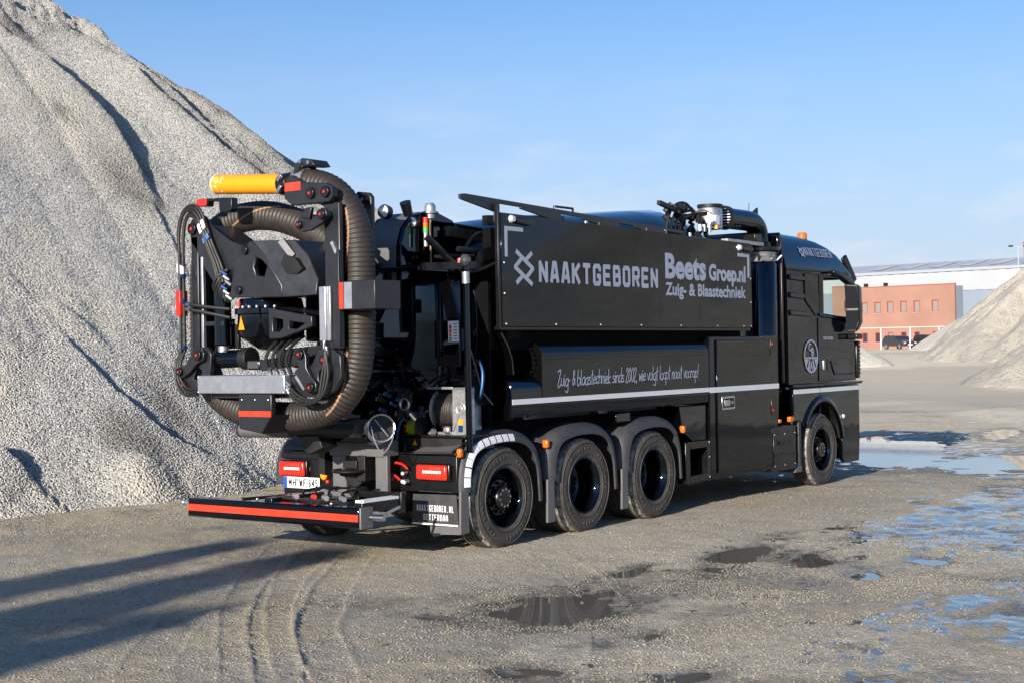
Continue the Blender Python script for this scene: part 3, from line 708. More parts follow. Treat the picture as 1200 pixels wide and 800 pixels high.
off(bbox(MB(), -18.2, 60, -18.4, -17.7, 11.26, 11.6).build('gutter', 'gutter', hall))
rf = MB()
for i, u in enumerate(np.arange(-18, 60, 2.)):
    rf.add([bpt(u, -18.3, 11.62), bpt(u+1.93, -18.3, 11.62), bpt(u+1.93, -28.3, 13.15), bpt(u, -28.3, 13.15)], [(0, 1, 2, 3)])
    rf.add([bpt(u+1.93, -18.3, 11.68), bpt(u+2., -18.3, 11.68), bpt(u+2., -28.3, 13.2), bpt(u+1.93, -28.3, 13.2)], [(0, 1, 2, 3)])
off(rf.build('roof', 'roofw', hall))
off(bbox(MB(), -18, 60, -60, -28.35, .3, 13.1).build('hall_body', 'cladding', hall))
for u in (-9.5, -4.8, -.9, 3.2, 7.3, 11.5, 15.6, 20):
    MB().add([bpt(u, -20.5, 12.03), bpt(u+1.7, -20.5, 12.03), bpt(u+1.7, -26, 12.87), bpt(u, -26, 12.87)], [(0, 1, 2, 3)]).build('skylight', 'roofl', hall).location = -BO
for u in (-2.1, -3.4, -7.5): off(bbox(MB(), u, u+.28, -24.4, -24.1, 12.5, 13.5).build('roof_vent', 'dark', hall))
tower = tag(empty('brick_tower', (191., 51.1, 0)), 'thin slice of orange brick tower at the right edge above the sand', 'building')
t_ = MB().box(0, 6, -6, .2, 1, 15.4).build('wall', 'brick', tower); MB().box(-.1, 6.1, -6.1, .3, 15.41, 15.6).build('coping', 'brickframe', tower)
fence = tag(empty('rail_fence', (132, 46, 1.5)), 'white post and rail fence in front of the brick office', 'fence')
def fp(k, z): return Vector((131.97+.6*k*1.0-132, 47.66-.85*k*1.0-46, z))
for k in np.arange(-6, 10, 2.85): MB().cyl(fp(k, -.3), fp(k, 2.25), .06, n=8).build('post', 'white', fence)
MB().tube([fp(-7, 2.2), fp(10, 2.26)], .03, 6).build('rail', 'white', fence)
def far_car(loc, rz, label):
    c_ = tag(empty('parked_car', loc), label, 'car', 'cars parked by the brick office'); c_.rotation_euler = (0, 0, rz)
    prof = [(-2.1, .35), (-2.15, .75), (-2.05, 1.0), (-1.75, 1.42), (-1.4, 1.52), (.2, 1.5), (.55, 1.35), (1.05, 1.0), (1.95, .82), (2.12, .6), (2.1, .32)]
    MB().prism(prof, 'xz', -.87, .87).build('body', 'carpaint', c_, .06)
    for s in (-1, 1):
        MB().prism([(-1.6, 1.03), (-1.45, 1.4), (-.4, 1.43), (-.4, 1.03)], 'xz', s*.871, s*.878).build('window', 'darkglass', c_)
        MB().prism([(-.32, 1.03), (-.32, 1.43), (.2, 1.41), (.8, 1.03)], 'xz', s*.871, s*.878).build('window', 'darkglass', c_)
        for x in (-1.3, 1.3):
            w_ = MB().cyl((x, s*.70, .32), (x, s*.885, .32), .32, n=20).build('wheel', 'tyre', c_); MB().cyl((x, s*.886, .32), (x, s*.895, .32), .2, n=14).build('rim', 'alu', w_)
        MB().box(1.95, 2.13, s*.55, s*.82, .6, .76).build('headlight', 'lampglass', c_); MB().box(-2.16, -2.06, s*.6, s*.84, .75, .95).build('tail_light', 'red', c_)
    MB().box(2.12, 2.14, -.3, .3, .42, .54).build('number_plate', 'white', c_)
far_car((147.3, 52., 1.5), R(-125), 'dark car parked in full view before the brick office wall')
far_car((148.5, 48.9, 1.55), R(-125), 'dark car half hidden behind the pale sand heap by the office')
lp = tag(empty('lamp_post', (140.05, 36.45, 1.5)), 'slim twin headed lamp post above the sand heap at the right edge', 'lamp post')
MB().cyl((0, 0, 0), (0, 0, 10.2), .1, .06, 10).build('pole', 'cladding', lp)
for s in (-1, 1):
    MB().bar((0, 0, 10.15), (-.75*s*.6, .75*s*.8, 10.3), .06, .06).build('arm', 'cladding', lp)
    MB().box(-.18-.45*s, .18-.45*s, -.2+.6*s, .2+.6*s, 10.2, 10.36).build('lamp_head', 'dark', lp, .03)

# ------------------------------------------------------------------ slim trees behind the camera whose shadows reach the foreground
def slim_tree(x, y, h, w, seed, label):
    rnd = random.Random(seed)
    t = tag(empty('slim_tree', (x, y, 0)), label, 'tree', 'slim trees behind the view')
    MB().tube([(0, 0, -.2), (0, 0, h*.4), (0, 0, h)], [.16, .10, .015], 8).build('trunk', 'bark', t)
    br = MB(); lf = MB()
    for k in range(230):
        z = h*(.12+.86*rnd.random()**.85); a = rnd.random()*6.28; ww = w*(1-z/h)**.8*(.4+.7*rnd.random())+.03
        p1 = Vector((math.cos(a)*ww, math.sin(a)*ww, min(h*1.0, z+ww*2.2)))
        br.tube([(0, 0, z), p1*.5+Vector((0, 0, z*.5-.05)), p1], [.02, .012, .005], 4)
        for q in range(16):
            c_ = p1*(.35+.65*rnd.random())+Vector((0, 0, 0)); c_.z = z+(p1.z-z)*rnd.random()
            c_ += Vector((rnd.uniform(-.14, .14), rnd.uniform(-.14, .14), rnd.uniform(-.1, .1)))
            u = Vector((rnd.uniform(-1, 1), rnd.uniform(-1, 1), rnd.uniform(-1, 1))).normalized()*.10; v = u.orthogonal().normalized()*.07
            lf.add([c_-u, c_+v, c_+u, c_-v], [(0, 1, 2, 3)])
    cr_ = br.build('crown', 'bark', t); lo = link('foliage', lf.mesh('foliage', M['leaf'], False), cr_); lo['kind'] = 'stuff'
slim_tree(-25.9, -4.45, 7., 1.8, 5, 'slim tree behind the viewer, tallest of three')
slim_tree(-26.2, -3.25, 7.15, 1.3, 6, 'slim tree behind the viewer, farthest left of three')
slim_tree(-29.0, -5.95, 7.1, 1.0, 8, 'slim tree behind the viewer, nearest the middle of three')

# ------------------------------------------------------------------ the truck: X runs forward, Y to its left, the rear axle at X = 0
truck = tag(empty('suction_excavator_truck'), 'black suction excavator lorry with folded rear boom and brown suction hose', 'lorry')
SY = -1.25
fr = MB()
for s in (-1, 1): fr.box(-.85, 8.3, s*.40-.04, s*.40+.04, .74, 1.0)
for x in (-.6, .7, 2.1, 3.6, 5, 6.4, 7.4): fr.box(x-.06, x+.06, -.36, .36, .78, .96)
fr.build('chassis_frame', 'dark', truck)
AXX = [0, 1.44, 2.88, 7.46]
for x in AXX:
    ax = MB().cyl((x, -1.0, .5), (x, 1.0, .5), .075, n=14); ax.sphere((x, 0, .5), .2, 14, (1, 1, 1))
    for s in (-1, 1): ax.cyl((x, s*.55, .5), (x, s*.55, .95), .13, n=14); ax.box(x-.3, x+.3, s*.62-.05, s*.62+.05, .58, .68)
    ax.build('axle', 'dark', truck)

# wheels --------------------------------------------------------------
def tyre_mesh(w, tag_='tyre'):
    half = [(.288, .045), (.296, .018), (.315, .008), (.36, .001), (.42, 0), (.455, .007), (.478, .018), (.493, .034), (.501, .052)]
    gro = []
    for g in (.28, .43):
        y = w*g; gro += [(.504, y-.012), (.488, y-.009), (.488, y+.009), (.504, y+.012)]
    mid = gro + [(r_, w-y) for r_, y in gro[::-1]]
    prof = half+mid+[(r_, w-y) for r_, y in half[::-1]]
    mb = MB(); n = 96; mb.lathe(prof, (0, 0, 0), 'y', n)
    m_ = len(prof); ed = []
    for k in range(n):
        for i, (r_, h) in enumerate(prof):
            v = Vector(mb.v[k*m_+i])
            e = 0.
            if (r_ > .49) and (h < .07 or h > w-.07):
                e = 1.
                if k % 3 == 0: v.x *= .975; v.z *= .975
            # flattened a little where it stands
            if v.z < -.496: v.z = -.496+(v.z+.496)*.3
            mb.v[k*m_+i] = tuple(v); ed.append(e)
    me = bpy.data.meshes.new(tag_); me.from_pydata(mb.v, [], mb.f)
    at = me.attributes.new('edge', 'FLOAT', 'POINT'); at.data.foreach_set('value', ed)
    me.materials.append(M['tyre']); me.shade_smooth(); me.set_sharp_from_angle(angle=R(42)); return me
def rings_mesh(w):
    # raised circular ribs and lettering-like blocks moulded on the side wall
    mb = MB()
    for r_ in (.335, .452): mb.lathe([(r_-.004, .001), (r_, -.005), (r_+.004, .001)], (0, 0, 0), 'y', 64)
    for k in range(44):
        if k % 11 in (0, 1, 2, 3, 5, 6, 7):
            a = 2*math.pi*k/44+.2; u = Vector((math.cos(a), 0, math.sin(a))); v = Vector((-math.sin(a), 0, math.cos(a)))
            p = u*.395+Vector((0, .0, 0)); mb.bar(p-u*.014+Vector((0, -.001, 0)), p+u*.014+Vector((0, -.001, 0)), .018, .008, (0, 1, 0))
    return mb.mesh('sidewall_lettering', M['tyre'])
TY1, TY2 = tyre_mesh(.315), tyre_mesh(.56); SW = rings_mesh(.3)
dish = MB().lathe([(.292, .05), (.298, .016), (.288, .010), (.278, .022), (.270, .05), (.262, .06), (.258, .14), (.250, .16), (.246, .26), (.20, .285), (.17, .28), (.13, .28), (.12, .21), (.08, .2), (0, .2)], (0, 0, 0), 'y', 48)
for k in range(10):
    a = 2*math.pi*k/10; dish.cyl((.185*math.cos(a), .29, .185*math.sin(a)), (.185*math.cos(a), .245, .185*math.sin(a)), .017, n=6)
DISH = dish.mesh('wheel', M['black'])
hubr = MB().lathe([(.292, .05), (.298, .016), (.288, .010), (.276, .024), (.268, .06), (.25, .11), (.235, .15), (.20, .135), (.175, .10), (.11, .09)], (0, 0, 0), 'y', 48)
HUBR = hubr.mesh('wheel', M['black'])
hb = MB().lathe([(.175, .098), (.172, .085), (.12, .08), (.115, .03), (.10, .012), (.06, .008), (0, .006)], (0, 0, 0), 'y', 36)
HUB = hb.mesh('hub', M['satin'])
NUT = MB().cyl((0, 0, 0), (0, -.04, 0), .017, .013, 6).mesh('wheel_nut', M['satin'])
HUBB = MB().cyl((0, .0, 0), (0, -.012, 0), .012, n=6).mesh('hub_bolt', M['chrome'])
def wheel(x, side, kind):
    y = SY if side < 0 else -SY
    w = link('wheel', HUBR if kind == 'hub' else DISH, truck); w.location = (x, y, .499)
    w.rotation_euler = (0, random.random()*.5, 0 if side < 0 else math.pi)
    link('tyre', TY1 if kind == 'hub' else TY2, w); link('sidewall_lettering', SW, w)
    if kind == 'hub':
        link('hub', HUB, w)
        for k in range(10):
            a = 2*math.pi*k/10
            n_ = link('wheel_nut', NUT, w); n_.location = (.146*math.cos(a), .083, .146*math.sin(a))
            n_ = link('hub_bolt', HUBB, w); n_.location = (.085*math.cos(a+.3), .014, .085*math.sin(a+.3))
for x, k in ((0, 'hub'), (1.44, 'dish'), (2.88, 'dish'), (7.46, 'hub')):
    wheel(x, -1, k); wheel(x, 1, k)

# mudguards -------------------------------------------------------------
def fender_path(x0):
    p = [(-.70, .60), (-.695, .75), (-.655, .91), (-.565, 1.04), (-.43, 1.115), (-.24, 1.155), (0, 1.17), (.24, 1.155), (.43, 1.10), (.56, 1.0), (.635, .87), (.675, .72), (.69, .56), (.70, .42)]
    return [(x0+q.x, q.y) for q in catmull([(a, b, 0) for a, b in p], .04)]
fsec = [(0, -.72), (0, -1.13), (-.012, -1.19), (-.045, -1.238), (-.09, -1.262), (-.128, -1.266), (-.132, -1.245), (-.06, -1.21), (-.025, -1.13), (-.022, -.72)]
def lamp_box(x, y, z, parent):
    o = MB().box(x-.035, x+.02, y-.015, y+.05, z-.043, z+.043).build('marker_lamp', 'orange', parent, .015); return o
for x0 in AXX[:3]:
    for s in (1, -1):
        sec = [(a, y*s) for a, y in fsec]
        f = MB().sweep(fender_path(x0), sec).build('mudguard', 'fender', truck, .006)
        MB().sweep(fender_path(x0)[3:-3], [(.012, s*-.70), (.012, s*-.735), (-.03, s*-.735), (-.03, s*-.70)]).build('inner_rim', 'fender', f)
        if s > 0:
            lamp_box(x0-.66 if x0 < 2.8 else x0+.735, -1.225, .98 if x0 < 2.8 else .98, f)
            # lower apron pieces
            MB().prism([(x0-.735, .22 if x0 == 0 else .18), (x0-.60, .22 if x0 == 0 else .18), (x0-.61, .62), (x0-.725, .62)], 'xz', -1.262, -1.235).build('mudguard_apron', 'greyplate', truck, .004)
# white tape squares along the rearmost arch
def arc_pts(t):  # point on the outer band of the rear arch, t from the bottom rear upwards
    P = [Vector((q[0], 0, q[1])) for q in fender_path(0)]; d = [0]
    for a, b in zip(P, P[1:]): d.append(d[-1]+(b-a).length)
    i = max(k for k in range(len(d)-1) if d[k] <= t); f = (t-d[i])/(d[i+1]-d[i]); tt = (P[i+1]-P[i]).normalized()
    return P[i].lerp(P[i+1], f), tt
fend = [o for o in truck.children if o.name == 'mudguard'][0]
for k in range(11):
    q, tt = arc_pts(.10+k*.107); nn = Vector((-tt.z, 0, tt.x))
    rows_ = [(-.118, -1.2698), (-.09, -1.267), (-.047, -1.2445)]; V = []
    for b, yy in rows_:
        for t2 in (-.046, -.016, .016, .046):
            q2, tt2 = arc_pts(.10+k*.107+t2); n2 = Vector((-tt2.z, 0, tt2.x)); p = q2+n2*b; V.append((p.x, yy, p.z))
    MB().add(V, [(r4*4+c4, r4*4+c4+1, r4*4+c4+5, r4*4+c4+4) for r4 in range(2) for c4 in range(3)]).build('reflective_square', 'white', fend)

# rear frame: cross beam, lamps, plate, flap, hitch, bumper ------------
rb = MB().box(-.70, -.62, -1.20, .98, .60, .95); rb.box(-.72, -.6, -1.2, 1.05, .955, .985); rb.box(-.68, -.3, -.55, .55, .55, 1.05)
rb.box(-.72, -.64, .55, 1.10, .87, .93); rb.box(-.7, -.6, .4, 1.08, .50, .60)
rb.build('rear_cross_beam', 'satin', truck, .008)
def tail_lamp(y0, y1, z0, z1):
    h_ = MB().box(-.745, -.70, y0-.012, y1+.012, z0-.012, z1+.012).build('tail_lamp', 'satin', truck, .012)
    MB().box(-.785, -.746, y0, y1, z0, z1).build('lens', 'red', h_, .02)
    w = y1-y0
    for k in range(7): MB().box(-.787, -.7855, y0+w*(.16+.09*k), y0+w*(.16+.09*k)+.025, z0+.062, z0+.088).build('reflector_bar', 'white', h_)
    MB().box(-.788, -.7856, y0+w*.16, y0+w*.52, z0+.1, z0+.125).build('turn_lens', 'redor', h_)
tail_lamp(-1.13, -.76, .725, .865); tail_lamp(.72, 1.07, .70, .845)
pl_ = MB().box(-.728, -.715, .555, 1.06, .57, .685).build('number_plate', 'plate', truck, .004)
MB().box(-.7295, -.7285, 1.005, 1.058, .572, .683).build('country_strip', 'eublue', pl_)
MB().box(-.73, -.729, .85, .875, .645, .672).build('inspection_sticker', 'greenlens', pl_)
block_text('MH', (-.7292, .985, .589), (0, -1, 0), (0, 0, 1), .105, .078, .013, 'blk', pl_)
block_text('WF', (-.7292, .835, .589), (0, -1, 0), (0, 0, 1), .105, .078, .013, 'blk', pl_); block_text('645', (-.7292, .705, .589), (0, -1, 0), (0, 0, 1), .13, .078, .012, 'blk', pl_)
# hanging valves and air couplings between plate and lamp
vb = MB()
rnd = random.Random(4)
for k in range(7):
    y, z = rnd.uniform(-.65, -.38), rnd.uniform(.68, .86); vb.cyl((-.72, y, z), (-.80, y-.02, z), rnd.uniform(.014, .026), n=10)
vb.build('air_couplings', 'galv', truck)
for y, z in ((-.50, .87), (-.40, .76)): MB().tube(catmull([(-.78, y, z), (-.82, y-.06, z+.01), (-.80, y-.12, z-.01), (-.78, y-.16, z-.05)], .02), .012, 6).build('coupling_lever', 'red', truck)
MB().sphere((-.78, .44, .72), .045, 12, (.6, 1, 1.1)).build('coupling_cap', 'yellow', truck)
MB().sphere((-.80, .37, .66), .022, 10).build('coupling_knob', 'red', truck)
fl_ = MB().prism([(-.66, .575), (-1.19, .585), (-1.21, .29), (-.64, .285)], 'yz', -.705, -.695).build('mud_flap', 'fender', truck)
MB().box(-.708, -.7055, -1.205, -.645, .287, .302).build('flap_edge', 'white', fl_)
block_text('NAAKTGEBOREN.NL', (-.7062, -.705, .415), (0, -1, 0), (0, 0, 1), .45, .062, .0075, 'letterw', fl_)
block_text('ROTTERDAM', (-.7062, -.785, .33), (0, -1, 0), (0, 0, 1), .30, .06, .0075, 'letterw', fl_)
MB().prism([(-.85, .27), (-1.235, .29), (-1.25, .21), (-1.0, .20), (-.9, .17), (-.86, .2)], 'yz', -.69, -.66).build('flap_bracket', 'greyplate', truck)
tp = MB().add([(-.78, -1.2, 1.0), (-.78, -.72, .985), (-.42, -.72, 1.07), (-.5, -1.2, 1.10)], [(0, 1, 2, 3)]); tp.add([(-.78, -1.2, .985), (-.78, -.72, .97), (-.42, -.72, 1.055), (-.5, -1.2, 1.085)], [(3, 2, 1, 0)])
tp.build('mudguard_cover_plate', 'greyplate', truck)

hp = MB().box(-.93, -.88, .0, .18, .56, .95); hp.box(-.93, -.88, -.53, -.38, .55, .95); hp.box(-.95, -.72, -.5, .2, .94, 1.09); hp.box(-.9, -.7, -.53, .2, .53, .58)
hp.prism([(.3, .64), (.2, .60), (-.45, .55), (-.62, .56), (-.6, .50), (.3, .52)], 'yz', -1.0, -.96)
hp.build('tow_hitch_frame', 'greyplate', truck, .006)
ht = MB().cyl((-.95, -.12, .77), (-.80, -.12, .77), .13, n=18); ht.box(-1.0, -.85, -.2, -.02, .82, .9); ht.cyl((-1.0, -.18, .78), (-1.0, -.0, .78), .035, n=10); ht.box(-.97, -.8, -.28, -.18, .7, .95); ht.cyl((-1.02, -.16, .60), (-.85, -.16, .60), .05, n=12)
ht.lathe([(.16, -.02), (.19, 0), (.16, .02)], (-.98, -.1, .80), 'z', 20, closed=True)
ht.build('tow_coupling', 'dark', truck, .006)
bp = MB().box(-1.86, -1.72, -1.0, 1.25, .375, .56).build('rear_underrun_bar', 'black', truck, .02)
MB().box(-1.8635, -1.861, -.985, 1.235, .437, .500).build('reflective_stripe', 'redor', bp)
MB().box(-1.868, -1.70, -1.025, -1.001, .37, .565).build('end_plate', 'greyplate', bp, .008)
for y in (1.0, .35, -.6): MB().sphere((-1.79, y, .575), .016, 8).build('bolt', 'galv', bp)
ea = MB().cyl((-1.79, 1.25, .50), (-1.79, 1.37, .50), .018, n=8); ea.sphere((-1.79, 1.38, .50), .026, 10); ea.build('end_pin', 'galv', bp)
for y, xe in ((-.86, -1.2), (.28, -.62)): MB().box(-1.72, xe, y-.05, y+.05, .50, .585).build('underrun_arm', 'satin', truck, .006)
MB().box(-1.2, -.62, -.50, -.40, .50, .585).build('underrun_arm', 'satin', truck, .006)
MB().box(-1.2, -1.14, -.93, -.40, .45, .64).build('arm_bracket', 'satin', truck, .006)

MB().box(-1.70, -1.21, -.91, -.81, .587, .61).build('arm_cover_strip', 'white', truck)
MB().cyl((-1.74, -1.03, .47), (-1.72, -1.17, .47), .03, n=12).build('spring_pin', 'chrome', truck)
MB().tube([(-1.68, -1.04, .44), (-1.5, -1.05, .50), (-1.38, -1.06, .53)], .016, 8).build('spring_rod', 'galv', truck)
pt = MB().add([(-1.7, -.75, .55), (-1.7, .30, .55), (-.95, .25, .55), (-.95, -.75, .55)], [(0, 1, 2, 3)]); pt.bar((-1.72, .62, .56), (-.8, .30, .56), .05, .03); pt.build('tow_platform', 'satin', truck)
cbm = MB()
for k in range(5):
    y = .25-k*.17; cbm.tube(catmull([(-.95, y, .63), (-1.2, y+.04, .61+.03*math.sin(k)), (-1.45, y-.12, .58), (-1.6, y+.05, .575), (-1.5, y+.2, .58)], .03), .012, 6)
cbm.build('trailer_cables', 'rubberhose', truck)
for y in (.1, -.28, -.5):
    MB().cyl((-1.55, y, .60), (-1.62, y-.1, .60), .025, n=10).build('cable_connector', 'galv', truck)
MB().cyl((-1.56, -.15, .60), (-1.60, -.21, .605), .022, n=10).build('cable_connector', 'red', truck)

# ------------------------------------------------------------------ body: debris vessel with domed door
def sec_ring(x, hw, z0, z1, n=40, p=3.2):
    out = []
    for k in range(n):
        a = 2*math.pi*k/n; c_, s_ = math.cos(a), math.sin(a)
        out.append((x, hw*abs(c_)**(2/p)*(1 if c_ > 0 else -1), (z0+z1)/2+(z1-z0)/2*abs(s_)**(2/p)*(1 if s_ > 0 else -1)))
    return out
def loft(rings, capa=True, capb=True):
    mb = MB(); n = len(rings[0]); V = [p for r_ in rings for p in r_]
    f = [(i*n+k, i*n+(k+1) % n, (i+1)*n+(k+1) % n, (i+1)*n+k) for i in range(len(rings)-1) for k in range(n)]
    if capa: f.append(tuple(range(n))[::-1])
    if capb: f.append(tuple((len(rings)-1)*n+k for k in range(n)))
    return mb.add(V, f)
S = sec_ring
ves = loft([S(-.12, .90, 1.62, 2.93), S(.3, .93, 1.45, 3.12), S(.9, .95, 1.1, 3.33), S(1.8, .98, 1.1, 3.46, p=2.8), S(3.0, 1.0, 1.1, 3.56, p=2.6), S(4.0, 1.0, 1.1, 3.66, p=2.5), S(4.6, .98, 1.1, 3.71, p=2.5), S(5.2, .95, 1.1, 3.62, p=2.5), S(5.6, .9, 1.2, 3.35), S(5.62, .8, 1.4, 3.1)])
vo = ves.build('debris_tank', 'black', truck)
def door_pt(t, g=0.): return (-.05-(.67+g)*max(0, math.cos(t))**(2/2.25), -(.92+g)*math.copysign(abs(math.sin(t))**(2/2.25), math.sin(t)))
def door_plan(g=0.): return [(.02, .92+g)]+[door_pt(t, g) for t in np.linspace(-math.pi/2, math.pi/2, 41)]+[(.02, -.92-g)]
def door_ring(z, k, g=0.): return [(-.05+(x+.05)*k, y*(.55+.45*k), z) for x, y in door_plan(g)]
door = loft([door_ring(1.30, .35), door_ring(1.45, .66), door_ring(1.66, .92), door_ring(1.80, 1.0), door_ring(2.56, 1.0), door_ring(2.66, .98), door_ring(2.71, .93), door_ring(2.73, .8)])
do = door.build('tank_door', 'black', truck)
for t0 in (.98, 1.18, -1.0):
    q0, q1 = [Vector((*door_pt(t0+dt), 0)) for dt in (0, .045)]; nn = Vector((q1.y-q0.y, -(q1.x-q0.x), 0)).normalized(); nn = nn if nn.dot(Vector((q0.x+.1, q0.y, 0))) > 0 else -nn
    MB().add([q+nn*d+Vector((0, 0, z)) for z in (1.70, 2.64) for q, d in ((q0, -.02), (q0, .03), (q1, .03), (q1, -.02))], [(0, 1, 2, 3), (7, 6, 5, 4), (0, 4, 5, 1), (1, 5, 6, 2), (2, 6, 7, 3), (3, 7, 4, 0)]).build('door_rib', 'black', do, .006)
for x in (-.02, .10, .22):
    loft([S(x-.015, .96, 1.50, 2.90), S(x+.015, .96, 1.50, 2.90)]).build('tank_flange', 'black', do, .006)
MB().prism([(-.95, 2.745), (.3, 2.745), (.3, 2.70), (-.95, 2.70)], 'xz', -.98, -.2).build('door_top_tray', 'black', do, .008)
for y in (-.95, .86):
    for z in (1.8, 2.1, 2.4): MB().box(-.04, .08, y, y+.07, z, z+.07).build('door_clamp', 'satin', do, .008)
MB().box(-.725, -.705, -.33, -.22, 2.38, 2.50).build('door_window', 'satin', do, .004); MB().prism([(-.23, 2.39), (-.31, 2.39), (-.235, 2.48)], 'yz', -.728, -.7255).build('painted_window_glint', 'lampglass', do)  # pale triangle is a reflection painted on the small door window
# arched hinge plates over the door
arch = [(-.92, 2.62), (-.92, 2.95), (-.86, 3.12), (-.74, 3.24), (-.56, 3.30), (-.34, 3.30), (-.12, 3.24), (.12, 3.05), (.25, 2.86), (.10, 2.74), (-.4, 2.80), (-.6, 2.66)]
for y in (-.72, -.30, .25, .62): MB().prism(arch, 'xz', y-.02, y+.02).build('hinge_plate', 'black', truck, .008)
ap = MB()
P = arch[1:7]
for a, b in zip(P, P[1:]): ap.add([(a[0], -.68, a[1]), (a[0], -.32, a[1]), (b[0], -.32, b[1]), (b[0], -.68, b[1])], [(0, 1, 2, 3)])
ap.add([(-.92, -.68, 2.62), (-.92, -.32, 2.62), (-.92, -.32, 2.95), (-.92, -.68, 2.95)], [(0, 1, 2, 3)])
ap.build('hinge_cover', 'greyplate', truck)
MB().bar((-.5, -.5, 3.2), (1.9, -.75, 3.05), .10, .14).build('lifting_arm', 'black', truck, .01)
MB().bar((-.4, .4, 3.2), (1.9, .75, 3.1), .10, .14).build('lifting_arm', 'black', truck, .01)
MB().cyl((-.78, -.95, 3.02), (-.30, -.98, 2.72), .035, n=12).build('door_ram', 'satin', truck)
ra = MB()
for z, y in ((2.92, -1.1), (2.86, -.95)): ra.tube([(-.5, y, z), (.3, y, z-.02), (1.2, y, z+.05)], .028, 8)
ra.tube(catmull([(-.3, -1., 2.9), (-.12, -1., 3.06), (.05, -1, 3.1), (.12, -1, 2.95)], .05), .02, 6)
ra.bar((-.9, -1.0, 2.74), (.2, -1.12, 2.80), .06, .07); ra.bar((-.2, -1.1, 2.85), (.35, -1.15, 3.0), .05, .12); ra.bar((.2, -.9, 3.25), (1.6, -.9, 3.33), .06, .1); ra.bar((-.3, -.8, 3.12), (.9, -1.0, 3.02), .07, .1)
ra.build('pipe_rack', 'satin', truck)
hs_ = MB()
for k in range(4): hs_.tube(catmull([(-.55, -.85-.05*k, 2.86), (-.3, -1.0-.03*k, 2.80-.03*k), (.1, -1.05-.03*k, 2.82), (.5, -1.1, 2.88+.03*k), (.9, -1.12, 2.80)], .04), .016, 6)
hs_.build('hydraulic_hoses', 'rubberhose', truck)
MB().cyl((-.86, -.79, 3.24), (-.92, -.80, 3.36), .045, .055, 16).build('tank_vent', 'satin', truck)
wl_ = MB().cyl((-.80, -.47, 3.29), (-.86, -.48, 3.30), .07, n=18).build('work_light', 'satin', truck); MB().cyl((-.861, -.48, 3.30), (-.868, -.48, 3.30), .06, n=18).build('lens', 'lampglass', wl_)
wl_ = MB().cyl((-.70, -.74, 3.18), (-.75, -.75, 3.185), .055, n=18).build('work_light', 'satin', truck); MB().cyl((-.751, -.75, 3.185), (-.757, -.75, 3.185), .046, n=18).build('lens', 'lampglass', wl_)
# pole beacon, signal column
bc = MB().cyl((-.52, -.78, 2.78), (-.52, -.78, 3.24), .010, n=8).build('beacon_pole', 'stripe', truck)
MB().lathe([(0, 0), (.045, 0), (.05, .04), (.08, .05), (.082, .065), (.055, .075), (.055, .12), (.035, .15), (0, .155)], (-.52, -.78, 3.23), 'z', 20).build('beacon', 'galv', bc)
for (x, y, z, n_) in ((-.66, -.835, 3.03, 'signal_column'), (-.62, -.56, 3.02, 'signal_column')):
    sg = MB().cyl((x, y, z-.08), (x, y, z+.05), .022, n=10).build(n_, 'galv', truck)
    for k, c_ in enumerate(('greenlens', 'orange', 'red')): MB().cyl((x, y, z+.05+k*.05), (x, y, z+.098+k*.05), .026, n=12).build('signal_lens', c_, sg)
# tilted deflector strip and the sticker with the coloured scale
df = MB().add([(-.50, -.80, 2.80), (-.50, -.93, 2.80), (-.64, -1.215, 2.235), (-.64, -1.06, 2.235), (-.46, -.80, 2.80), (-.46, -.93, 2.80), (-.60, -1.215, 2.235), (-.60, -1.06, 2.235)],
    [(0, 1, 2, 3), (7, 6, 5, 4), (0, 3, 7, 4), (1, 5, 6, 2), (0, 4, 5, 1), (3, 2, 6, 7)]).build('sloping_cover_strip', 'black', truck, .004)
lb = MB().box(-.655, -.645, -1.205, -1.085, 2.03, 2.225).build('scale_sticker', 'white', truck)
for k, c_ in enumerate(('magenta', 'red', 'orange', 'greenlens')): MB().box(-.657, -.6555, -1.125, -1.10, 2.19-k*.04, 2.19-k*.04-.036).build('colour_field', c_, lb)
for k in range(6): MB().box(-.657, -.6555, -1.195, -1.15, 2.20-k*.028, 2.193-k*.028).build('print_line', 'blk', lb)
MB().box(-.64, -.60, -1.21, -1.0, 1.8, 2.232).build('rear_corner_panel', 'black', truck, .01)
po = MB().cyl((-.55, -1.24, .98), (-.57, -1.24, 2.74), .032, n=16).build('tool_post', 'black', truck)
MB().cyl((-.565, -1.24, 2.58), (-.568, -1.24, 2.69), .037, n=16).build('post_sleeve', 'galv', po)
MB().lathe([(.0, 0), (.03, 0), (.055, .03), (.055, .07), (.03, .10), (0, .105)], (-.57, -1.24, 2.755), 'z', 18).build('post_lamp', 'smoked', po); MB().sphere((-.60, -1.215, 2.81), .022, 8).build('painted_lamp_glint', 'lampglass', po); MB().cyl((-.57, -1.17, 2.78), (-.57, -1.17, 2.82), .02, n=8).build('post_switch', 'red', po)  # pale bead on the post lamp paints in a highlight
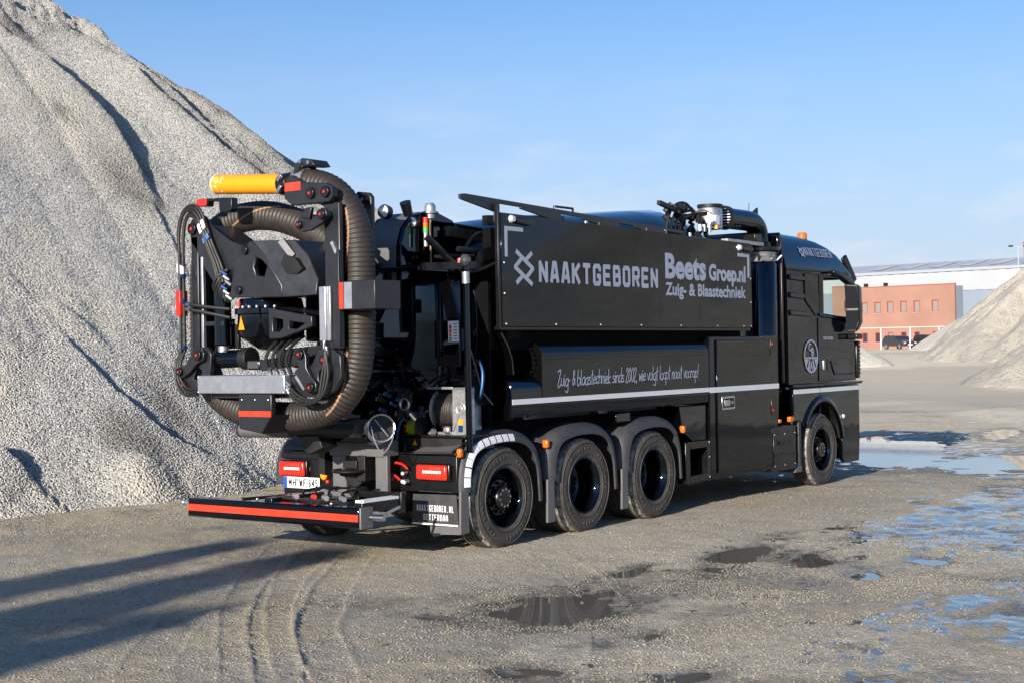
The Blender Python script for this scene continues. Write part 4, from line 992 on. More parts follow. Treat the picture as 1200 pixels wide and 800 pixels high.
# shelf with hose reel, cable reel
sh = MB().box(-.62, -.02, -1.24, -.45, 1.115, 1.138); sh.box(-.55, -.1, -1.2, -.5, .99, 1.114); sh.build('reel_shelf', 'satin', truck, .006)
rx, rz_ = -.27, 1.37
rl = MB().box(-.50, -.485, -1.195, -1.0, 1.14, 1.58); rl.box(-.485, -.40, -1.195, -1.18, 1.14, 1.58); rl.box(-.485, -.06, -1.015, -1.0, 1.14, 1.58); rl.box(-.50, -.40, -1.195, -1.0, 1.581, 1.593)
rl.box(-.50, -.47, -1.0, -.68, 1.14, 1.165); rl.box(-.50, -.47, -1.0, -.69, 1.575, 1.60)
rlo = rl.build('hose_reel', 'galv', truck, .004); rlo['label'] = 'hose reel with its bright steel side box'
rd = MB()
for y in (-.975, -.70): rd.lathe([(.075, 0), (.205, .0), (.216, .008), (.205, .016), (.075, .016)], (rx, y-.008, rz_), 'y', 36, closed=True)
rd.build('reel_flange', 'galv', rlo)
for rr0, n0, pit in ((.115, 10, .024), (.158, 9.5, .025)):
    MB().tube([Vector((rx+rr0*math.cos(t), -.955+pit*(t/(2*math.pi)), rz_+rr0*math.sin(t))) for t in np.linspace(0, 2*math.pi*n0, 300)], .021, 8).build('coiled_hose', 'hose', rlo)
MB().lathe([(.0, 0), (.02, 0), (.035, .006), (.05, .0), (.058, .004), (.058, -.004)], (-.503, -1.10, 1.39), 'x', 24).build('reel_bearing', 'galv', rlo)
MB().box(-.5025, -.501, -1.125, -1.07, 1.235, 1.29).build('sticker', 'yellow', rlo); MB().box(-.5025, -.501, -1.125, -1.07, 1.165, 1.23).build('sticker', 'bluefit', rlo)
MB().box(-.54, -.48, -.98, -.90, 1.15, 1.22).build('hose_guide', 'galv', rlo, .02); MB().cyl((-.55, -.80, 1.17), (-.48, -.74, 1.18), .03, n=10).build('hose_coupling', 'chrome', rlo)
gr = MB().cyl((-.52, -.62, 1.20), (-.52, -.50, 1.20), .085, n=22).build('cable_reel', 'green', truck)
MB().lathe([(0, 0), (.10, 0), (.11, .02), (.0, .02)], (-.52, -.645, 1.20), 'y', 22).build('reel_disc', 'dark', gr); MB().cyl((-.53, -.48, 1.22), (-.53, -.42, 1.22), .02, n=8).build('reel_handle', 'red', gr); MB().cyl((-.53, -.48, 1.17), (-.53, -.42, 1.17), .018, n=8).build('reel_handle', 'red', gr)
MB().tube(catmull([(-.50, -.66, 1.31), (-.55, -.57, 1.34), (-.58, -.46, 1.30), (-.6, -.40, 1.2), (-.62, -.39, 1.05), (-.62, -.42, .98), (-.6, -.5, .93)], .03), .014, 8).build('blue_air_hose', 'blue', truck)
MB().prism([(-.60, 1.04), (-.655, 1.04), (-.627, 1.095)], 'yz', -.6265, -.6245).build('warning_triangle', 'yellow', truck)
MB().prism([(-.45, 1.0), (-1.2, 1.0), (-1.2, 1.11), (-.45, 1.11)], 'yz', -.623, -.61).build('shelf_front', 'dark', truck)
fn = MB().lathe([(.108, .34), (.120, .0), (.133, -.006), (.134, .0), (.126, .36)], (0, 0, 0), 'x', 28, closed=True)
fo = fn.build('pipe_mouth', 'galv', truck); fo.location = (-1.2, -.70, 1.235); fo.rotation_euler = (0, R(9), R(50))
MB().lathe([(0, .05), (.117, .05)], (0, 0, 0), 'x', 24).build('mouth_interior', 'blk', fo)
MB().tube(catmull([(-.02, -.11, -.01), (-.05, -.09, -.12), (-.05, -.0, -.24), (-.05, .07, -.14), (-.02, .10, .02)], .02), .006, 6).build('wire_handle', 'galv', fo)
MB().tube([(-.015, .06, .08), (-.015, -.06, -.08)], .006, 6).build('latch_bar', 'galv', fo)
MB().prism([(-.3, 1.12), (.12, 1.05), (.12, 1.25), (-.25, 1.3)], 'yz', -1.0, -.72).build('pipe_cradle', 'greyplate', truck)
vf = MB()
for k in range(26):
    x, y, z = rnd.uniform(-.95, -.7), rnd.uniform(-.85, -.35), rnd.uniform(1.32, 1.62); vf.cyl((x, y, z), (x+rnd.uniform(-.06, .06), y+rnd.uniform(-.09, .09), z+rnd.uniform(-.08, .08)), rnd.uniform(.015, .035), n=8)
vf.build('valve_block', 'dark', truck)
for p in ((-.98, -.55, 1.55), (-.97, -.62, 1.46), (-.97, -.48, 1.40), (-.98, -.70, 1.50)): MB().cyl(p, (p[0]+.06, p[1]-.03, p[2]-.03), .02, n=8).build('blue_fitting', 'bluefit', truck)
MB().lathe([(.05, 0), (.058, 0), (.058, .02), (.05, .02)], (-.99, -.80, 1.45), 'x', 20, closed=True).build('pressure_gauge', 'galv', truck)

# ------------------------------------------------------------------ folded boom at the rear
def hole_rounded(y0, y1, z0, z1, c=.03): return [(y0+c, z0), (y1-c, z0), (y1, z0+c), (y1, z1-c), (y1-c, z1), (y0+c, z1), (y0, z1-c), (y0, z0+c)]
def pivot(x, y, z, parent, r=.05, dot=True):
    p = MB().cyl((x, y, z), (x-.03, y, z), r, n=18).build('pivot_pin', 'satin', parent, .004)
    if dot: MB().cyl((x-.0305, y, z), (x-.036, y, z), r*.27, n=10).build('pin_cap', 'red', p)
# hose
hp_ = [(-1.9, -.42, 3.475), (-1.88, -.58, 3.46), (-1.86, -.76, 3.38), (-1.83, -.90, 3.22), (-1.80, -.975, 2.98), (-1.79, -.99, 2.6), (-1.79, -.985, 2.2), (-1.79, -.955, 1.88), (-1.79, -.85, 1.63), (-1.79, -.62, 1.45), (-1.79, -.25, 1.365), (-1.79, .25, 1.37), (-1.79, .62, 1.44), (-1.76, .92, 1.60), (-1.72, 1.10, 1.82),
       (-1.69, 1.15, 2.2), (-1.68, 1.15, 2.75), (-1.66, 1.08, 3.05), (-1.63, .85, 3.22), (-1.60, .55, 3.275), (-1.57, .25, 3.25), (-1.53, -.03, 3.16), (-1.48, -.28, 3.03), (-1.45, -.42, 2.93)]
hpts = even(catmull(hp_, .02), .0075)
rad_h = [.138*(1+.03*math.sin(2*math.pi*i/5.6)) for i in range(len(hpts))]
ho_ = MB().tube(hpts, rad_h, 22).build('suction_hose', 'hose', truck)
FH = frames(hpts)
def hose_stripe(i0, i1, ang0, ang1, w=.07):
    V = []; f = []
    for k, i in enumerate(range(i0, i1)):
        a = ang0+(ang1-ang0)*(i-i0)/(i1-i0); t, u, v = FH[i]
        for d in (-w, w): V.append(hpts[i]+u*(math.cos(a+d)*(rad_h[i]+.003))+v*(math.sin(a+d)*(rad_h[i]+.003)))
        if k: f.append((2*k-2, 2*k-1, 2*k+1, 2*k))
    MB().add(V, f).build('coloured_stripe', 'stripe', ho_)
def facing(i, extra=0):   # angle around the hose that faces rearwards
    t, u, v = FH[i]; d = Vector((-1, 0, 0)); return math.atan2(d.dot(v), d.dot(u))+extra
def near_i(p): return min(range(len(hpts)), key=lambda i: (hpts[i]-Vector(p)).length)
for (pa, pb, ea, eb) in (((-1.83, -.90, 3.2), (-1.79, -.99, 2.55), -.5, .6), ((-1.79, -.985, 2.0), (-1.79, -.62, 1.45), .2, -.6), ((-1.63, .80, 3.21), (-1.55, .15, 3.22), .9, -1.)):
    i0, i1 = near_i(pa), near_i(pb); hose_stripe(i0, i1, facing(i0, ea), facing(i1, eb))
for p in ((-1.895, -.46, 3.473), (-1.46, -.40, 2.945)):
    i = near_i(p); j = i+3 if p[1] > -.44 else i
    MB().tube([hpts[max(0, i-4)], hpts[min(len(hpts)-1, i+4)]], .152, 24).build('hose_clamp', 'galv', ho_)
fg = MB().tube([hpts[-1], hpts[-1]+(hpts[-1]-hpts[-12]).normalized()*.06], .19, 24); fl = fg.build('hose_flange', 'satin', truck, .006)
tdir = (hpts[-1]-hpts[-12]).normalized(); u_ = tdir.orthogonal().normalized(); v_ = tdir.cross(u_)
for k in range(8):
    a = 2*math.pi*k/8; c_ = hpts[-1]+u_*math.cos(a)*.17+v_*math.sin(a)*.17; MB().cyl(c_, c_-tdir*.025, .016, n=6).build('flange_bolt', 'chrome', fl)
MB().tube(catmull([hpts[-1]+tdir*.05, hpts[-1]+tdir*.22, (-1.0, -.42, 2.68), (-.66, -.30, 2.45)], .05), .15, 20).build('suction_inlet_pipe', 'black', truck)
# nozzle
nz_ = MB().lathe([(.078, .0), (.092, .0), (.092, .86), (.078, .86)], (0, 0, 0), 'y', 32, closed=True).build('suction_nozzle', 'yellow', truck)
nz_.location = (-2.0, -.25, 3.49); nz_.rotation_euler = (R(4.2), 0, 0)
wp = MB(); rn2 = random.Random(12)
for k in range(90):
    a0 = rn2.uniform(0, 6.28); h0 = .845-abs(rn2.gauss(0, .10)); dh = rn2.uniform(.008, .03); da = rn2.uniform(.04, .22)
    q = [(a0, h0), (a0+da, h0-dh*.4), (a0+da*.7, h0-dh), (a0-da*.3, h0-dh*.8)]
    wp.add([(.0928*math.cos(a), h, .0928*math.sin(a)) for a, h in q], [(0, 1, 2, 3)])
wp.add([(.0928*math.cos(a), .86-dz, .0928*math.sin(a)) for dz in (0, .018) for a in np.linspace(0, 6.0, 24)], [(k, k+1, k+25, k+24) for k in range(23)])
wp.build('paint_wear', 'chalk', nz_)
MB().lathe([(.0, .0), (.10, .0), (.10, .12), (.0, .12)], (-2.0, -.375, 3.482), 'y', 28).build('nozzle_collar', 'satin', truck, .006)
for z in (3.43, 3.53):
    MB().bar((-2.105, -.30, z-.03), (-2.105, -.345, z+.03), .03, .035).build('quick_latch', 'chrome', truck, .006)
MB().tube([hpts[0]+Vector((0, .09, .005)), hpts[0]+Vector((0, -.03, 0))], .145, 26).build('hose_collar', 'galv', truck)
hd = plate_holes([(-.37, 3.34), (-.39, 3.50), (-.46, 3.545), (-.60, 3.47), (-.88, 3.44), (-.955, 3.40), (-.965, 3.32), (-.92, 3.27), (-.60, 3.27), (-.46, 3.27)], [], 'yz', -2.10, -2.03).build('head_plate', 'boom', truck, .008)
MB().prism([(-.37, 3.34), (-.39, 3.56), (-.46, 3.60), (-.60, 3.47), (-.9, 3.3), (-.60, 3.25)], 'yz', -1.74, -1.68).build('head_plate', 'boom', truck, .008)
MB().box(-2.104, -2.1015, -.58, -.385, 3.40, 3.475).build('red_reflector', 'redor', hd)
MB().prism([(-.40, 3.56), (-.44, 3.66), (-.52, 3.70), (-.63, 3.68), (-.68, 3.62), (-.60, 3.62), (-.5, 3.63), (-.46, 3.57)], 'yz', -2.02, -1.80).build('hose_saddle', 'boom', truck, .01)
for y, z in ((-.52, 3.665), (-.62, 3.65)): MB().cyl((-2.02, y, z), (-2.05, y, z), .018, n=8).build('bolt', 'chrome', truck)
pivot(-2.10, -.71, 3.36, hd); pivot(-2.10, -.89, 3.36, hd)
lk = plate_holes([(-.62, 3.24), (-.70, 3.24), (-.66, 3.11), (-.60, 3.06), (-.55, 3.08)], [], 'yz', -2.09, -2.05).build('link_plate', 'boom', truck, .008)
cv = [(-.545, 3.09), (-.56, 3.05), (-.62, 3.02), (-.74, 3.03), (-.86, 3.08), (-.93, 3.15), (-.915, 3.21), (-.86, 3.22), (-.82, 3.17), (-.74, 3.12), (-.66, 3.14), (-.6, 3.16)]
lk2 = MB().prism(cv, 'yz', -2.14, -2.10).build('link_plate', 'boom', truck, .008)
pivot(-2.14, -.605, 3.085, lk2, .035); pivot(-2.14, -.875, 3.16, lk2, .045)
# right column
rc = MB().box(-2.04, -1.99, -.985, -.80, 1.98, 3.27); rc.box(-1.99, -1.72, -.84, -.80, 1.98, 3.25); rc.box(-2.02, -1.72, -.86, -.83, 1.98, 3.2)
rco = rc.build('boom_column', 'boom', truck, .01)
MB().box(-2.06, -2.042, -.985, -.955, 2.0, 2.85).build('edge_rib', 'boom', rco, .004)
MB().bar((-2.05, -.90, 2.92), (-2.05, -.955, 2.82), .03, .02, (1, 0, 0)).build('weld_strip', 'galv', rco)
MB().box(-2.07, -2.045, -.885, -.845, 2.05, 2.53).build('aluminium_strip', 'alu', rco, .003); MB().box(-2.085, -2.045, -.843, -.765, 2.05, 2.53).build('aluminium_guard', 'alu', rco, .006)
MB().prism([(-.70, 2.35), (-.70, 3.38), (-.73, 3.42), (-.87, 3.40), (-.905, 3.36), (-.90, 2.35)], 'yz', -1.52, -1.47).build('rear_column_plate', 'boom', truck, .01)
pv = MB().cyl((-1.52, -.83, 3.34), (-1.56, -.83, 3.34), .045, n=16).build('pivot_pin', 'satin', truck); MB().cyl((-1.56, -.83, 3.34), (-1.565, -.83, 3.34), .02, n=10).build('pin_cap', 'galv', pv)
gb = MB().box(-2.08, -1.74, -1.42, -.985, 2.315, 2.565).build('guard_box', 'boom', truck, .006)
MB().box(-2.0835, -2.081, -1.055, -1.005, 2.325, 2.555).build('red_reflector', 'redor', gb); MB().box(-2.0835, -2.081, -1.155, -1.065, 2.325, 2.555).build('bare_steel_face', 'alu', gb)
lr = plate_holes([(-.40, 1.58), (-.37, 1.72), (-.42, 1.80), (-.52, 1.83), (-.62, 1.84), (-.70, 1.98), (-.86, 1.99), (-.97, 1.92), (-.98, 1.74), (-.90, 1.62), (-.76, 1.55), (-.52, 1.55)], [hole_rounded(-.86, -.70, 1.68, 1.80)], 'yz', -2.04, -1.99).build('elbow_plate', 'boom', truck, .008)
lnk = MB().prism([(-.46, 1.95), (-.50, 1.99), (-.57, 1.98), (-.60, 1.92), (-.60, 1.82), (-.66, 1.73), (-.72, 1.68), (-.72, 1.61), (-.66, 1.58), (-.59, 1.60), (-.53, 1.70), (-.50, 1.82)], 'yz', -2.09, -2.045).build('elbow_link', 'boom', truck, .008)
pivot(-2.09, -.535, 1.935, lnk, .045); pivot(-2.09, -.66, 1.64, lnk, .045); pivot(-2.04, -.78, 1.885, lr, .045)
lr2 = MB().prism([(-.40, 1.58), (-.37, 1.72), (-.52, 1.83), (-.70, 1.98), (-.86, 1.99), (-.97, 1.92), (-.98, 1.74), (-.76, 1.55)], 'yz', -1.76, -1.72).build('elbow_plate', 'boom', truck, .008)
MB().bar((-2.043, -.43, 1.74), (-2.043, -.53, 1.62), .025, .015, (1, 0, 0)).build('weld_strip', 'galv', lr)
hl = MB()
for k in range(3):
    o = .035*k
    hl.tube(catmull([(-2.1, -.845, 2.04), (-2.11, -.865+o*.2, 1.92), (-2.11, -.885+o, 1.75), (-2.11, -.82+o*.7, 1.58), (-2.11, -.68, 1.50+o*.4), (-2.11, -.52, 1.50+o), (-2.1, -.40, 1.58+o)], .03), .0145, 8)
hl.build('hydraulic_hoses', 'rubberhose', truck)
for k in range(3): MB().cyl((-2.1, -.40-.01*k, 1.585+.035*k), (-2.1, -.365, 1.625+.035*k), .018, n=8).build('hose_fitting', 'chrome', truck)
for k in range(2): MB().cyl((-2.1, -.84-.02*k, 2.05-.05*k), (-2.1, -.84-.02*k, 1.98-.05*k), .017, n=8).build('hose_fitting', 'chrome', truck)
# left column
lc = MB().box(-2.02, -1.97, .86, .96, 1.86, 3.08); lc.box(-1.97, -1.76, .92, .96, 1.86, 3.05); lc.box(-1.80, -1.76, .80, .96, 1.86, 3.05)
lco = lc.build('boom_column', 'boom', truck, .01)
MB().box(-2.03, -1.99, .79, .822, 1.95, 2.88).build('steel_guide', 'alu', lco, .006); MB().box(-2.02, -1.99, .52, .79, 2.22, 2.26).build('guide_bracket', 'boom', lco)
MB().prism([(.52, 2.23), (.785, 2.23), (.785, 2.62), (.72, 2.62), (.70, 2.3), (.52, 2.28)], 'yz', -1.9, -1.88).build('inner_web', 'boom', lco)
ah = [(.96, 3.02), (.985, 3.16), (.95, 3.24), (.88, 3.27), (.78, 3.27), (.68, 3.17), (.42, 3.01), (.20, 2.94), (-.02, 2.94), (-.02, 2.84), (.22, 2.80), (.42, 2.68), (.56, 2.62), (.66, 2.63), (.80, 2.80), (.90, 2.96)]
aa = MB().prism(ah, 'yz', -2.02, -1.975).build('upper_arm_plate', 'boom', truck, .01); MB().prism(ah, 'yz', -1.74, -1.70).build('upper_arm_plate', 'boom', truck, .01)
MB().add([(-2.0, .66, 3.17), (-1.72, .66, 3.17), (-1.72, .3, 2.96), (-2.0, .3, 2.96)], [(0, 1, 2, 3)]).build('arm_top_plate', 'boom', aa)
pivot(-2.02, .92, 3.15, aa, .055); pivot(-2.02, .20, 2.87, aa, .05, False); 
hb_ = MB()
for k in range(5):
    o = .024*k; xo = -2.06-.016*(k % 3)
    hb_.tube(catmull([(xo, 1.075-o*.75, 1.98), (xo, 1.07-o*.7, 2.4), (xo, 1.075-o*.7, 2.85), (xo, 1.09-o, 3.12), (xo, 1.03-o*.8, 3.30-o*.6), (xo, .92-o*.1, 3.37-o), (xo, .80+o*.4, 3.34-o), (xo, .71+o*.5, 3.20-o*.5), (xo, .62+o*.8, 3.0), (xo, .50+o*.9, 2.78), (xo, .44+o, 2.62)], .03), .0155, 8)
hb_.build('hydraulic_hoses', 'rubberhose', truck)
for k in range(5):
    o = .024*k
    MB().cyl((-2.085, .72+o*.6, 3.22-o*.5), (-2.085, .685+o*.6, 3.14-o*.5), .019, n=8).build('hose_fitting', 'chrome', truck)
    MB().cyl((-2.085, .655+o*.6, 3.085-o*.5), (-2.085, .635+o*.6, 3.04-o*.5), .019, n=8).build('hose_fitting', 'bluefit', truck)
    MB().cyl((-2.085, 1.07-o*.75, 2.82-o*.3), (-2.085, 1.07-o*.75, 2.74-o*.3), .018, n=8).build('hose_fitting', 'chrome', truck)
for z in (2.46, 2.02, 2.70): MB().cyl((-2.1, 1.0, z), (-2.1, .96, z), .022, n=8).build('hose_fitting', 'bluefit', truck)
hx_ = MB()
for k in range(2): hx_.tube(catmull([(-2.08, .98, 2.44-.05*k), (-2.1, .85, 2.42-.05*k), (-2.05, .65, 2.39-.06*k), (-1.98, .48, 2.37-.08*k)], .03), .017, 8)
for k in range(3): hx_.tube(catmull([(-2.06, 1.06-.02*k, 2.0), (-2.08, 1.13-.03*k, 1.85), (-2.1, 1.10-.03*k, 1.68+.02*k), (-2.1, .98-.02*k, 1.57+.03*k), (-2.1, .80, 1.57+.03*k)], .03), .0155, 8)
for k in range(7): hx_.tube(catmull([(-2.05, .42+.03*(k % 3), 2.74-.04*k), (-2.10, .52-.02*k, 2.66-.03*k), (-2.08, .58-.03*k, 2.56-.02*k), (-1.98, .50-.03*k, 2.46+.02*k), (-1.92, .40, 2.55)], .03), .018, 7)
hx_.build('hydraulic_hoses', 'rubberhose', truck)
for k in range(6): MB().cyl((-2.12, .44-.03*(k % 3), 2.72-.045*k), (-2.09, .40-.03*(k % 3), 2.68-.045*k), .02, n=8).build('hose_fitting', 'chrome' if k % 3 else 'bluefit', truck)
for z in (2.43, 2.385): MB().cyl((-2.115, .93, z), (-2.115, .87, z-.01), .02, n=8).build('hose_fitting', 'chrome', truck)
rr2 = MB().box(-2.12, -2.02, 1.015, 1.075, 2.32, 2.56).build('side_reflector', 'red', truck, .006)
sf = MB().prism([(.86, 3.36), (.84, 3.43), (.37, 3.41), (.37, 3.30), (.40, 3.28), (.52, 3.28), (.54, 3.30), (.545, 3.39), (.69, 3.395), (.70, 3.35)], 'yz', -2.04, -1.96).build('nozzle_rest', 'satin', truck, .006)
MB().prism([(.855, 3.365), (.84, 3.425), (.70, 3.42), (.71, 3.36)], 'yz', -2.045, -2.0415).build('red_reflector', 'red', sf)
MB().prism([(.84, 2.0), (.50, 2.0), (.50, 2.2), (.66, 2.28), (.70, 2.75), (.84, 2.9)], 'yz', -1.86, -1.82).build('column_gusset', 'boom', lco, .006)
sw = MB().cyl((-2.03, .47, 2.62), (-1.7, .47, 2.62), .13, n=22); sw.cyl((-2.06, .47, 2.62), (-2.03, .47, 2.62), .09, n=18); sw.cyl((-1.9, .47, 2.62), (-1.9, .60, 2.80), .05, n=12); sw.build('hose_swivel', 'satin', truck, .006)
# centre head
bl = plate_holes([(.36, 2.47), (.28, 2.82), (.08, 2.985), (-.02, 2.93), (-.12, 2.84), (-.33, 2.56), (-.33, 2.45)], [[(.0, 2.66), (.03, 2.74), (.0, 2.83), (-.07, 2.80), (-.14, 2.74), (-.10, 2.65)]], 'yz', -2.10, -2.04).build('turret_head', 'boom', truck, .012)
bl2 = MB().add([(-2.095, .06, 2.985), (-2.0, -.40, 2.97), (-1.98, -.55, 2.82), (-2.02, -.70, 2.60), (-2.05, -.70, 2.46), (-2.095, -.33, 2.45), (-2.095, -.33, 2.56), (-2.095, -.12, 2.84), (-2.095, -.02, 2.93),
    (-1.55, .06, 2.985), (-1.55, -.40, 2.97), (-1.55, -.55, 2.82), (-1.55, -.70, 2.60), (-1.55, -.70, 2.46), (-1.55, -.33, 2.45)],
    [(0, 1, 2, 7, 8), (7, 2, 3, 6), (6, 3, 4, 5), (0, 9, 10, 1), (1, 10, 11, 2), (2, 11, 12, 3), (3, 12, 13, 4), (4, 13, 14, 5)]).build('head_shell', 'boom', bl, .008)
MB().prism([(.36, 2.47), (.28, 2.82), (.08, 2.985), (-.40, 2.97), (-.55, 2.82), (-.70, 2.60), (-.70, 2.46)], 'yz', -1.62, -1.57).build('head_back', 'boom', bl, .01)
MB().add([(-2.05, .35, 2.48), (-1.6, .35, 2.48), (-1.6, .27, 2.82), (-2.05, .27, 2.82)], [(0, 1, 2, 3)]).build('head_side', 'boom', bl)
MB().add([(-2.05, .27, 2.825), (-1.6, .27, 2.825), (-1.6, .08, 2.98), (-2.05, .08, 2.98)], [(0, 1, 2, 3)]).build('head_top', 'boom', bl)
MB().prism([(-.24, 2.70), (-.34, 2.84), (-.47, 2.80), (-.56, 2.70), (-.50, 2.66), (-.36, 2.66)], 'yz', -2.075, -2.03).build('painted_opening', 'blk', bl)  # solid black block paints in the dark of an opening
MB().bar((-2.06, -.29, 2.97), (-2.02, -.40, 2.82), .05, .06).build('lifting_lug', 'greyplate', bl)
pivot(-2.10, .13, 2.90, bl, .042, False); pivot(-2.10, .22, 2.535, bl, .04, False)
rt_ = MB().lathe([(0, 2.10), (.30, 2.10), (.31, 2.13), (.31, 2.31), (.335, 2.315), (.335, 2.37), (.31, 2.375), (.29, 2.46), (0, 2.46)], (-1.78, .14, 0), 'z', 40).build('slewing_drum', 'black', truck, .004)
for k in range(8):
    a = math.pi+(-.9+1.8*k/7); MB().cyl((-1.78+.32*math.cos(a), .14+.32*math.sin(a), 2.37), (-1.78+.32*math.cos(a), .14+.32*math.sin(a), 2.39), .014, n=6).build('ring_bolt', 'galv', rt_)
MB().cyl((-2.11, .22, 2.38), (-2.11, .22, 2.43), .014, n=8).build('grease_nipple', 'red', rt_)
tq = []
for y, z in ((.28, 2.17), (.165, 2.17), (.222, 2.30)):
    a = math.asin((y-.14)/.3175); tq.append((-1.78-.3175*math.cos(a), y, z))
MB().add(tq, [(0, 1, 2)]).build('warning_triangle', 'yellow', rt_)
MB().lathe([(.28, 2.099), (.12, 1.99), (.0, 1.97)], (-1.78, .14, 0), 'z', 32).build('drum_cone', 'satin', rt_)
bk = plate_holes([(-.15, 2.36), (-.69, 2.27), (-.69, 2.18), (-.30, 2.08), (-.15, 2.08)], [[(-.20, 2.27), (-.33, 2.25), (-.33, 2.18), (-.28, 2.14), (-.20, 2.15)], [(-.42, 2.235), (-.60, 2.21), (-.50, 2.16), (-.40, 2.17)]], 'yz', -2.10, -2.04).build('drum_bracket', 'boom', truck, .008)
MB().add([(-2.04, -.15, 2.37), (-1.5, -.15, 2.37), (-1.5, -.69, 2.28), (-2.04, -.69, 2.28)], [(0, 1, 2, 3)]).build('bracket_top', 'boom', bk)
MB().prism([(.02, 1.98), (-.62, 2.02), (-.62, 1.86), (-.3, 1.80), (.02, 1.86)], 'yz', -1.85, -1.4).build('drum_base', 'dark', truck, .01)
MB().box(-1.5, -.6, -.62, -.02, 2.05, 2.75).build('boom_mast', 'black', truck, .03)
MB().cyl((-1.95, .61, 2.03), (-1.95, .61, 2.56), .082, n=24).build('hydraulic_ram', 'black', truck, .01)
MB().cyl((-1.95, .61, 1.96), (-1.95, .61, 2.03), .05, n=16).build('ram_eye', 'galv', truck); MB().cyl((-1.95, .61, 2.56), (-1.95, .61, 2.66), .06, n=16).build('ram_gland', 'satin', truck); MB().cyl((-1.95, .61, 2.66), (-1.92, .50, 2.82), .04, n=14).build('ram_rod', 'dark', truck)
ll = plate_holes([(1.08, 1.66), (1.07, 1.76), (.98, 1.90), (.86, 2.02), (.70, 2.02), (.645, 1.95), (.66, 1.80), (.74, 1.64), (.84, 1.585), (1.02, 1.60)], [[(.90, 1.72), (.84, 1.84), (.78, 1.80), (.80, 1.70)]], 'yz', -2.07, -2.02).build('elbow_plate', 'boom', truck, .008)
l3 = MB().prism([(1.06, 1.74), (1.07, 1.80), (1.03, 1.845), (.95, 1.86), (.87, 1.94), (.83, 2.0), (.76, 2.01), (.69, 1.97), (.70, 1.90), (.80, 1.86), (.88, 1.79), (.98, 1.735)], 'yz', -2.12, -2.075).build('elbow_link', 'boom', truck, .008)
pivot(-2.12, .765, 1.945, l3, .05); pivot(-2.12, 1.02, 1.79, l3, .04); pivot(-2.07, 1.02, 1.665, ll, .038)
br_ = MB().cyl((-1.95, .66, 1.90), (-1.95, .30, 1.91), .085, n=22).build('torque_barrel', 'black', truck); MB().cyl((-1.95, .33, 1.905), (-1.95, .225, 1.91), .105, n=22).build('barrel_flange', 'dark', br_, .008)
ab = MB().box(-2.12, -1.86, -.36, .79, 1.585, 1.755).build('aluminium_step_bar', 'alu', truck, .008)
for y in (-.345, .775):
    for z in (1.60, 1.74): MB().sphere((-2.12, y, z), .008, 6).build('rivet', 'galv', ab)
MB().box(-2.0, -1.80, -.34, .70, 1.54, 1.584).build('bar_bracket', 'boom', truck)
sm = MB().box(-2.06, -1.98, .01, .19, 1.80, 1.895).build('work_light', 'satin', truck, .02); MB().box(-2.064, -2.061, .03, .17, 1.815, 1.88).build('lens', 'smoked', sm, .004)
MB().bar((-2.0, .02, 1.84), (-1.98, -.50, 1.90), .10, .10).build('cross_arm', 'boom', truck, .01)
hc = MB()
for k in range(4):
    y = -.12-.085*k; hc.tube(catmull([(-2.05, y, 1.76), (-2.1, y+.01, 1.88), (-2.09, y-.02, 1.98), (-2.0, y-.04, 2.06), (-1.9, y-.02, 2.10)], .03), .016, 7)
hc.build('hydraulic_hoses', 'rubberhose', truck)
for k in range(4): MB().cyl((-2.05, -.12-.085*k, 1.76), (-2.075, -.117-.085*k, 1.82), .02, n=8).build('hose_fitting', 'chrome', truck)
lp_ = MB().prism([(.235, 1.58), (-.19, 1.58), (-.19, 1.39), (-.06, 1.22), (.235, 1.26)], 'yz', -2.12, -2.06).build('bar_apron', 'boom', truck, .01)
MB().box(-2.1235, -2.1215, -.185, .23, 1.375, 1.425).build('red_reflector', 'redor', lp_); MB().add([(-2.1, -.19, 1.39), (-2.1, -.06, 1.22), (-1.8, -.12, 1.22), (-1.8, -.28, 1.39)], [(0, 1, 2, 3)]).build('apron_side', 'boom', lp_)
for y in (.19, .02, -.15): MB().sphere((-2.12, y, 1.53), .009, 6).build('bolt', 'galv', lp_)
tpz = MB().cyl((-1.35, 1.02, 1.20), (-1.35, -.55, 1.22), .075, n=24).build('lower_pipe', 'hose', truck)
MB().cyl((-1.35, .30, 1.207), (-1.35, .98, 1.20), .0765, n=24, caps=False).build('bare_pipe_end', 'greyplate', tpz)
MB().prism([(.2, 1.15), (-.1, 1.17), (-.15, 1.05), (.02, .98), (.12, 1.03)], 'yz', -1.42, -1.2).build('pipe_support', 'dark', truck, .01)
MB().box(-1.25, -.85, -.55, .25, 1.095, 1.17).build('boom_rest_beam', 'black', truck, .01)

